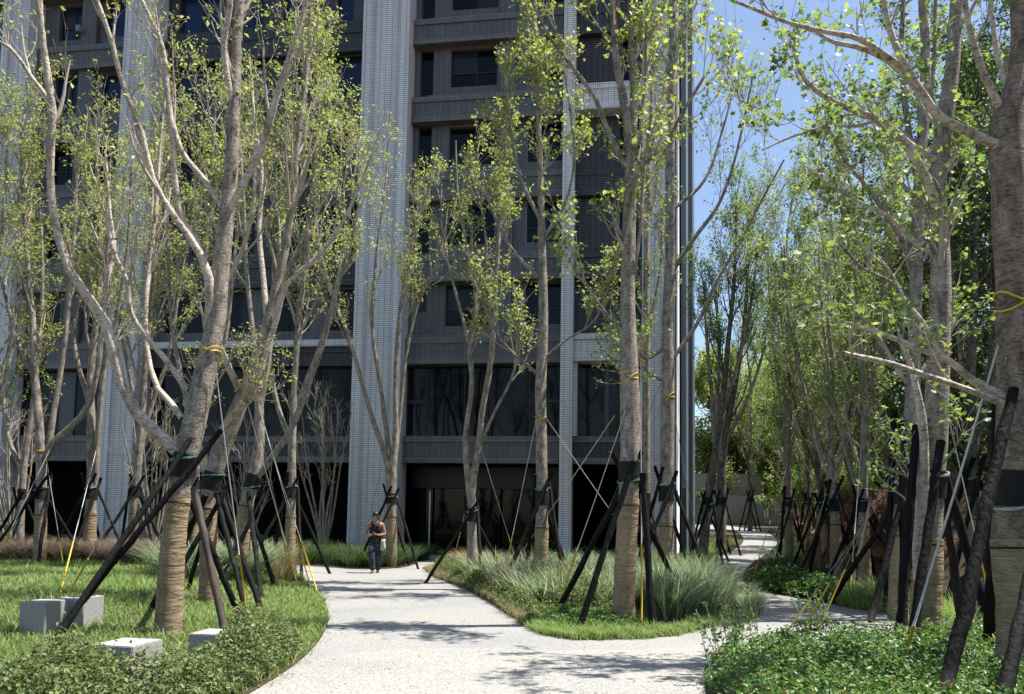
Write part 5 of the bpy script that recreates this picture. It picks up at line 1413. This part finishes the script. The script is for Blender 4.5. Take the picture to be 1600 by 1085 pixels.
# lumpy face of bare red earth
cx_, cy_ = float(ray(1375, 800).x * 23.2), 23.2
nu, nvv = 60, 30
uu, vv = np.meshgrid(np.linspace(0, np.pi * 2, nu, endpoint=False), np.linspace(0, 1, nvv))
rr_ = np.sqrt(vv) * (1 + 0.10 * np.sin(3 * uu + 1) + 0.07 * np.sin(7 * uu))
X_ = cx_ + 2.5 * rr_ * np.cos(uu); Y_ = cy_ + 1.9 * rr_ * np.sin(uu)
H_ = 2.5 * (1 - vv ** 2.2) + 0.16 * np.abs(np.sin(X_ * 5.3 + Y_ * 2.0)) * np.sin(Y_ * 6.1) + 0.22 * np.sin(X_ * 3.1 + 1) * np.sin(Y_ * 2.7) + 0.10 * np.sin(X_ * 9.3) * np.sin(Y_ * 8.1 + X_ * 3) + RNG.normal(0, 0.05, X_.shape)
Z_ = np.maximum(terrain(X_, Y_) - 0.3, float(terrain(cx_ - 1.5, cy_)) + H_ - 0.25 - 0.6 * vv)
Vb = np.stack([X_, Y_, Z_], -1).reshape(-1, 3)
ib = (np.arange(nvv - 1)[:, None] * nu + np.arange(nu)[None]); jb = (np.arange(nvv - 1)[:, None] * nu + (np.arange(nu)[None] + 1) % nu)
Fb = np.stack([ib, ib + nu, jb + nu, jb], -1).reshape(-1, 4)
tag(mk('red_earth_bank', mesh_np('red_earth_bank', Vb, Fb, True), M['red_earth']), kind='structure')

# undergrowth on the slope
n = 70000
y_ = RNG.uniform(9, 62, n); x_ = footx(y_) + 1.6 + np.abs(RNG.normal(0, 7, n))
pat = vnoise(x_, y_, 0.8, 2) + RNG.normal(0, 0.08, n)
k_ = (pat > 0.30) & (np.abs(x_) < y_ * 0.78 + 1.5)
# keep an opening of bare red earth
bare = (y_ > 15) & (y_ < 31) & (x_ < footx(y_) + 4.2)
k_ &= ~(bare & (RNG.random(n) < 0.93))
x_, y_ = x_[k_], y_[k_]
z_ = terrain(x_, y_) + RNG.uniform(0.05, 1.9, len(x_)) * (0.4 + 1.0 * vnoise(x_, y_, 1.7, 6))
V, F = place_leaves(np.stack([x_, y_, z_], 1), RNG.uniform(0.10, 0.22, len(x_)), KITE, 0.3)
o_ = mk('slope_undergrowth', mesh_np('slope_undergrowth', V, F), LEAF_C); o_['kind'] = 'stuff'

def wood_tree(x, y, h, cr, lab, lm, n=9000, leaf=0.16, kind='bushy'):
    gz = float(terrain(x, y)); base = np.array([x, y, gz])
    root = empty('woodland_tree', base, 0, lab, 'tree', 'trees of the wood on the slope and behind the path')
    tp = np.array([[x, y, gz - 0.2], [x + RNG.normal(0, .2), y, gz + h * 0.3], [x + RNG.normal(0, .4), y + RNG.normal(0, .3), gz + h * 0.65], [x + RNG.normal(0, .5), y, gz + h * 0.95]])
    pts, rad = resample(tp, [h * 0.018, h * 0.014, h * 0.009, h * 0.003], NB * 2)
    V, F = tube_arrays(pts[None] - base, rad[None], 8); mk('trunk', mesh_np('trunk', V, F, True), M['bark_dark'], root)
    b1, r1 = spawn(pts[None], rad[None], 30, 0.06, 1.0, (cr * 0.8, cr * 1.45), 0.5, 58, 0.10, 0.12, rmin=0.012)
    b2, r2 = spawn(b1, r1, 7, 0.25, 1.0, (cr * 0.3, cr * 0.6), 0.5, 45, 0.06, 0.15, rmin=0.008)
    A, B_ = tube_arrays(b1 - base, r1, 5), tube_arrays(b2 - base, r2, 3)
    mk('twigs', mesh_np('twigs', np.concatenate([A[0], B_[0]]), np.concatenate([A[1], B_[1] + len(A[0])]), True), M['twig_dark'], root)['kind'] = 'stuff'
    q = RNG.integers(0, len(b2), n); f = np.clip(1 - RNG.exponential(0.4, n), 0, 1) * (NB - 1); i = np.minimum(f.astype(int), NB - 2); s = (f - i)[:, None]
    pos = b2[q, i] * (1 - s) + b2[q, i + 1] * s + RNG.normal(0, cr * 0.07, (n, 3))
    V, F = place_leaves(pos - base, leaf * RNG.uniform(0.6, 1.3, n), KITE, 0.4)
    mk('crown', mesh_np('crown', V, F), lm, root)['kind'] = 'stuff'
def wt(px, Y, h, cr, lab, lm, n=8000, leaf=0.16):
    p = ray(px, 812)
    wood_tree(p.x * Y, Y, h, cr, lab, lm, n, leaf)
wt(1560, 15.5, 10, 2.2, 'dark evergreen on the slope right behind the right-edge trunk', LEAF_C, 9000, 0.13)
wt(1500, 20.0, 11, 2.5, 'dense dark tree on the slope between the pale trunk and the thick one', LEAF_C, 10000, 0.15)
wt(1440, 25.0, 10, 2.6, 'dense tree up the slope, behind the pale-barked trunk', LEAF_C, 10000, 0.16)
wt(1590, 22.0, 12, 2.8, 'tall tree at the top of the slope near the right edge', LEAF_B, 9000, 0.15)
wt(1385, 31.0, 10, 2.6, 'mid-green tree behind the red earth patch, higher up the slope', LEAF_B, 9000, 0.17)
wt(1340, 39.0, 10, 3.0, 'rounded yellow-green tree beyond the slope trees', LEAF_B, 9000, 0.19)
wt(1300, 47.0, 10, 3.2, 'yellow-green tree far right of the winding path', LEAF_A, 9000, 0.2)
wt(1255, 58.0, 12, 3.6, 'yellow-green tree beyond the end of the path, right of the middle', LEAF_A, 15000, 0.22)
wt(1205, 66.0, 14, 4.2, 'yellow-green tree behind the slatted fence, in the middle', LEAF_A, 15000, 0.24)
wt(1150, 64.0, 13, 4.2, 'yellow-green tree behind the beige wall', LEAF_A, 15000, 0.24)
wt(1105, 62.0, 12, 3.8, 'yellow-green tree half hidden by the building corner', LEAF_A, 14000, 0.24)
wt(1238, 78.0, 13, 5.0, 'farthest hazy green tree over the path end', LEAF_B, 13000, 0.28)
wt(1300, 70.0, 14, 5.0, 'broad tree far behind the slope trees', LEAF_B, 13000, 0.28)
wt(1128, 61.5, 6.5, 2.8, 'low rounded tree just behind the left end of the beige wall', LEAF_A, 9000, 0.2)
wt(1178, 62.5, 7.0, 3.0, 'low rounded tree just behind the right end of the beige wall', LEAF_B, 9000, 0.2)
wt(1222, 60.0, 6.0, 2.8, 'low rounded tree right of the beige wall', LEAF_A, 9000, 0.2)
wt(1262, 50.0, 5.0, 2.4, 'low leafy tree at the foot of the slope near the path end', LEAF_B, 8000, 0.17)
# bright feathery shrub above the red earth
wt(1362, 24.6, 3.3, 1.2, 'small feathery bright green shrub growing above the red earth', LEAF_A, 7000, 0.08)
wt(1300, 34.0, 2.6, 1.6, 'sunlit bright green bush on the slope beyond the path', LEAF_B, 5000, 0.12)

# ------------------------------------------------------------------ slatted fence and wall at the end of the path
def fence(x0, x1, Y, h, lab):
    gz = float(terrain((x0 + x1) / 2, Y))
    root = empty('slatted_fence', (x0, Y, gz), 0, lab, 'fence')
    s_me = MB().box((0, 0, 0), (0.11, 0.05, h)).mesh('slat')
    s_me.materials.append(M['fence'])
    x = 0
    i = 0
    while x < x1 - x0:
        o_ = bpy.data.objects.new('slat', s_me); COL.objects.link(o_); o_.parent = root; o_.location = (x, (i % 2) * 0.012, 0)
        x += 0.205; i += 1
    for z in (0.25, h - 0.25): MB().box((-0.05, 0.07, z), (x1 - x0 + 0.1, 0.11, z + 0.06)).obj('rail', M['fence'], root)
pf0, pf1 = P(1095, 800, 56), P(1262, 800, 56)
fence(pf0[0], pf1[0], 56.0, 2.2, 'grey fence of upright slats closing the end of the winding path')
gzw = float(terrain(15, 60))
bw = MB(); a_ = P(1085, 740, 60); b_ = P(1192, 740, 60)
bw.box((a_[0], 60, -1), (b_[0], 60.3, a_[2] - 0.12)); bw.box((a_[0] - 0.05, 59.95, a_[2] - 0.12), (b_[0] + 0.05, 60.35, a_[2]))
tag(bw.obj('beige_wall', M['beige_wall']), 'low beige wall standing behind the slatted fence', 'wall')

# ------------------------------------------------------------------ stone seat blocks
def block(px, py, Y, w, d, h, rz, lab, lid=False):
    p = P(px, py, Y)
    gz = float(terrain(p[0], Y))
    bm = bmesh.new()
    bmesh.ops.create_cube(bm, size=1)
    for v in bm.verts: v.co = Vector((v.co.x * w, v.co.y * d, (v.co.z + 0.5) * h))
    bmesh.ops.bevel(bm, geom=bm.edges[:], offset=0.008, segments=2, affect='EDGES')
    me = bpy.data.meshes.new('stone_block'); bm.to_mesh(me); bm.free()
    o_ = mk('stone_block', me, M['granite']); o_.location = (p[0], Y, gz + 0.0); o_.rotation_euler = (0, 0, rz)
    tag(o_, lab, 'stone block', 'granite seat blocks on the left lawn')
    if lid:
        l_ = MB().box((-w * 0.3, -d * 0.3, h), (w * 0.3, d * 0.3, h + 0.012)).obj('dark_inlay', M['louver'], o_)
    return o_
block(68, 960, 10.0, 0.36, 0.40, 0.44, R(-8), 'front left granite block of the touching pair under the long poles')
block(127, 955, 10.5, 0.36, 0.42, 0.43, R(-8), 'granite block at the back of the touching pair, dark inlay on top', True)
block(200, 1015, 6.7, 0.38, 0.42, 0.50, R(-10), 'granite block nearest the camera, half sunk in the hedge')
block(337, 985, 8.3, 0.38, 0.40, 0.36, R(-8), 'granite block behind the hedge with a brown pole standing before it')

# ------------------------------------------------------------------ hanging cables in the sky
for (a_, b_, lab) in ((( 1131, -30), (1172, 420), 'left thin cable hanging in the sky right of the building'), ((1146, -30), (1184, 420), 'right thin cable hanging in the sky right of the building')):
    p0 = P(a_[0], a_[1], 45); p1 = P(b_[0], b_[1] + 280, 45)
    tag(MB().tube([p0, p1], [0.012, 0.012], 5).obj('cable', M['rope_dark']), lab, 'cable')
# ------------------------------------------------------------------ walking man
skin = noise_mat('skin', [(0.3, (0.27, 0.14, 0.09)), (0.7, (0.34, 0.19, 0.125))], 4, 0.5, 0)
tank = noise_mat('black_tank_top', [(0.3, (0.010, 0.010, 0.012)), (0.7, (0.022, 0.020, 0.022))], 12, 0.85, 0.4)
jean = noise_mat('faded_jeans', [(0.36, (0.012, 0.016, 0.026)), (0.56, (0.028, 0.036, 0.052)), (0.76, (0.12, 0.14, 0.17))], 7, 0.9, 0.4)
hairm = flat_mat('black_hair', (0.008, 0.007, 0.007), 0.5)
shoe = flat_mat('dark_shoe', (0.02, 0.02, 0.022), 0.6)
sole = flat_mat('white_sole', (0.5, 0.5, 0.48), 0.7)
bagm = flat_mat('pale_bag_canvas', (0.34, 0.34, 0.32), 0.9)
mp_ = G(585, 897)
man = empty('person', mp_, 0, 'man in black tank top and jeans walking forward, head bent over a phone', 'person')
def skin_mesh(name, verts, edges, radii, mat, root_i=0, sub=2, parent=man):
    me = bpy.data.meshes.new(name)
    me.from_pydata(verts, edges, [])
    me.update()
    o_ = mk(name, me, mat, parent)
    sk = o_.modifiers.new('skin', 'SKIN'); sk.use_smooth_shade = True
    for i, r_ in enumerate(radii):
        d = me.skin_vertices[0].data[i]; d.radius = r_ if isinstance(r_, tuple) else (r_, r_); d.use_root = (i == root_i)
    sb = o_.modifiers.new('sub', 'SUBSURF'); sb.levels = sub; sb.render_levels = sub
    return o_
# facing the camera (-Y); +x is his left (picture right)
bv = [(0, 0, 0.93), (0, 0.0, 1.08), (0, 0.0, 1.25), (0, 0.01, 1.39), (0, -0.02, 1.475), (0, -0.06, 1.54), (0, -0.085, 1.62), (0, -0.065, 1.69),
      (0.175, 0.01, 1.40), (0.265, 0.0, 1.13), (0.14, -0.20, 1.10), (0.055, -0.27, 1.12),
      (-0.175, 0.01, 1.40), (-0.275, 0.0, 1.13), (-0.15, -0.20, 1.08), (-0.055, -0.27, 1.11),
      (0.09, 0.01, 0.90), (0.10, -0.05, 0.50), (0.07, 0.10, 0.10), (0.075, 0.03, 0.06),
      (-0.09, 0.0, 0.90), (-0.055, -0.20, 0.50), (-0.02, -0.16, 0.10), (-0.03, -0.26, 0.06)]
be = [(0, 1), (1, 2), (2, 3), (3, 4), (4, 5), (5, 6), (6, 7), (3, 8), (8, 9), (9, 10), (10, 11), (3, 12), (12, 13), (13, 14), (14, 15), (0, 16), (16, 17), (17, 18), (18, 19), (0, 20), (20, 21), (21, 22), (22, 23)]
br_ = [(0.125, 0.085), (0.125, 0.09), (0.15, 0.105), (0.13, 0.09), (0.06, 0.058), (0.06, 0.062), (0.078, 0.095), (0.066, 0.085),
       0.066, 0.044, 0.030, 0.026, 0.066, 0.044, 0.030, 0.026, 0.085, 0.06, 0.042, 0.036, 0.085, 0.06, 0.042, 0.036]
body = skin_mesh('body', bv, be, br_, skin)
# tank top: rings round the trunk, two shoulder straps
rings = [(0.86, 0.176, 0.130, 0.0), (0.92, 0.174, 0.128, 0.0), (1.02, 0.162, 0.116, 0.0), (1.12, 0.155, 0.112, 0.0), (1.22, 0.172, 0.122, 0.0), (1.30, 0.176, 0.122, 0.0), (1.36, 0.155, 0.115, 0.004), (1.395, 0.13, 0.105, 0.008)]
K_ = 22; V_ = []
for z_, a_, b_, o__ in rings:
    for i_ in range(K_):
        t_ = 2 * math.pi * i_ / K_
        wr = 1 + 0.02 * math.sin(5 * t_ + z_ * 40)
        V_.append((a_ * wr * math.cos(t_), o__ + b_ * wr * math.sin(t_), z_))
F_ = [(r0 * K_ + i_, r0 * K_ + (i_ + 1) % K_, (r0 + 1) * K_ + (i_ + 1) % K_, (r0 + 1) * K_ + i_) for r0 in range(len(rings) - 1) for i_ in range(K_)]
tm_ = MB(); tm_.add(V_, F_)
top_ = tm_.obj('tank_top', tank, man, True)
sl2 = top_.modifiers.new('thick', 'SOLIDIFY'); sl2.thickness = 0.008
for s_ in (-1, 1):
    MB().tube([(s_ * 0.085, -0.095, 1.36), (s_ * 0.09, -0.07, 1.43), (s_ * 0.092, 0.01, 1.475), (s_ * 0.09, 0.085, 1.44), (s_ * 0.085, 0.11, 1.36)], [0.026] * 5, 8).obj('strap', tank, top_, True)
# jeans
jv = [(0, 0.0, 0.97), (0, 0.0, 0.90), (0.095, 0.01, 0.84), (0.10, -0.055, 0.50), (0.085, 0.05, 0.28), (0.075, 0.11, 0.09), (-0.095, 0.0, 0.84), (-0.06, -0.205, 0.50), (-0.035, -0.19, 0.28), (-0.022, -0.165, 0.10)]
jn = skin_mesh('jeans', jv, [(0, 1), (1, 2), (2, 3), (3, 4), (4, 5), (1, 6), (6, 7), (7, 8), (8, 9)], [(0.155, 0.115), (0.158, 0.125), 0.112, 0.088, 0.076, 0.078, 0.112, 0.088, 0.076, 0.078], jean)
# hair: shell over the crown of the bent head
bm = bmesh.new(); bmesh.ops.create_uvsphere(bm, u_segments=20, v_segments=14, radius=1)
for v in bm.verts:
    v.co = Vector((v.co.x * 0.088, v.co.y * 0.108, v.co.z * 0.098))
    v.co *= 1 + 0.03 * math.sin(v.co.x * 130) * math.sin(v.co.z * 110)
dl = [v for v in bm.verts if v.co.z < -0.045 + 0.30 * max(0, -v.co.y)]
bmesh.ops.delete(bm, geom=dl, context='VERTS')
for f_ in bm.faces: f_.smooth = True
me = bpy.data.meshes.new('hair'); bm.to_mesh(me); bm.free()
hr = mk('hair', me, hairm, man); hr.location = (0, -0.072, 1.672); hr.rotation_euler = (R(14), 0, 0)
sl = hr.modifiers.new('thick', 'SOLIDIFY'); sl.thickness = 0.004
# face: nose, ears, eyes, brows, mouth on the lowered head
def ell(name, loc, s, mat, parent=body, rot=(0, 0, 0)):
    bm = bmesh.new(); bmesh.ops.create_uvsphere(bm, u_segments=10, v_segments=8, radius=1)
    for v in bm.verts: v.co = Vector((v.co.x * s[0], v.co.y * s[1], v.co.z * s[2]))
    for f_ in bm.faces: f_.smooth = True
    me = bpy.data.meshes.new(name); bm.to_mesh(me); bm.free()
    o_ = mk(name, me, mat, parent); o_.location = loc; o_.rotation_euler = rot
    return o_
ell('nose', (0, -0.180, 1.600), (0.013, 0.020, 0.024), skin, rot=(R(25), 0, 0))
for s_ in (-1, 1):
    ell('ear', (s_ * 0.082, -0.075, 1.625), (0.012, 0.022, 0.032), skin)
    ell('eye', (s_ * 0.032, -0.168, 1.628), (0.012, 0.006, 0.005), hairm)
    ell('eyebrow', (s_ * 0.033, -0.168, 1.650), (0.020, 0.006, 0.005), hairm)
ell('mouth', (0, -0.165, 1.565), (0.024, 0.006, 0.005), flat_mat('lips', (0.28, 0.10, 0.08), 0.5))
# hands closed round the phone
def hand(sx):
    w0 = np.array([sx * 0.055, -0.27, 1.115])
    palm = np.array([sx * 0.030, -0.300, 1.125])
    vs = [tuple(w0), tuple(palm)]; es = [(0, 1)]; rs = [(0.024, 0.017), (0.030, 0.015)]
    for k in range(4):
        L = (0.026, 0.030, 0.029, 0.023)[k]
        b0 = palm + np.array([-sx * 0.006, -0.012 - k * 0.002, 0.030 - k * 0.018])
        b1 = b0 + np.array([-sx * L * 0.5, -0.018, 0.002]); b2 = b1 + np.array([-sx * L * 0.6, -0.006, 0.004])
        n_ = len(vs); vs += [tuple(b0), tuple(b1), tuple(b2)]; es += [(1, n_), (n_, n_ + 1), (n_ + 1, n_ + 2)]; rs += [0.0095, 0.0085, 0.007]
    t0 = palm + np.array([-sx * 0.004, 0.008, 0.026]); t1 = t0 + np.array([-sx * 0.022, -0.012, 0.018])
    n_ = len(vs); vs += [tuple(t0), tuple(t1)]; es += [(1, n_), (n_, n_ + 1)]; rs += [0.011, 0.0085]
    return skin_mesh('hand', vs, es, rs, skin, 0, 1)
hand(1); hand(-1)
ph = MB().box((-0.037, -0.005, -0.075), (0.037, 0.004, 0.075)).obj('phone', flat_mat('black_phone', (0.01, 0.01, 0.012), 0.2))
ph.location = Vector(mp_) + Vector((0, -0.335, 1.15)); ph.rotation_euler = (R(-50), 0, R(8))
tag(ph, 'black phone held in both hands by the walking man', 'phone')
# shoes
for (x, y, z, rx) in ((0.078, 0.03, 0.0, 0), (-0.028, -0.24, 0.0, R(8))):
    bm = bmesh.new(); bmesh.ops.create_uvsphere(bm, u_segments=14, v_segments=10, radius=1)
    for v in bm.verts:
        t_ = v.co.y
        v.co = Vector((v.co.x * (0.047 - 0.006 * t_), t_ * 0.14, max(v.co.z, -0.3) * (0.06 + 0.018 * t_)))
    for f_ in bm.faces: f_.smooth = True
    me = bpy.data.meshes.new('shoe'); bm.to_mesh(me); bm.free()
    o_ = mk('shoe', me, shoe, man); o_.location = (x, y, z + 0.036); o_.rotation_euler = (rx, 0, 0)
    MB().box((-0.043, -0.125, -0.034), (0.043, 0.12, -0.014)).obj('sole', sole, o_)
man.scale = (1.03, 1.0, 1.0)
# shoulder bag
bg_ = empty('shoulder_bag', Vector(mp_) + Vector((0.22, 0.02, 0.68)), 0, 'pale canvas bag hanging at the left hip of the walking man', 'bag')
bm = bmesh.new(); bmesh.ops.create_cube(bm, size=1)
bmesh.ops.subdivide_edges(bm, edges=bm.edges[:], cuts=3, use_grid_fill=True)
for v in bm.verts:
    f_ = 1 - 0.35 * (v.co.z + 0.5)
    v.co = Vector((v.co.x * 0.12 * f_ + 0.008 * math.sin(v.co.z * 17), v.co.y * 0.26, v.co.z * 0.30 + 0.15 + 0.01 * math.sin(v.co.y * 14)))
for f_ in bm.faces: f_.smooth = True
me = bpy.data.meshes.new('bag_body'); bm.to_mesh(me); bm.free(); mk('bag_body', me, bagm, bg_)
MB().tube([(0.0, 0.0, 0.29), (-0.06, -0.10, 0.46), (-0.12, -0.115, 0.62), (-0.155, -0.05, 0.75), (-0.15, 0.03, 0.80), (-0.14, 0.10, 0.70), (-0.05, 0.12, 0.45), (0, 0.05, 0.29)], [0.013] * 8, 6).obj('bag_strap', tank, bg_, True)
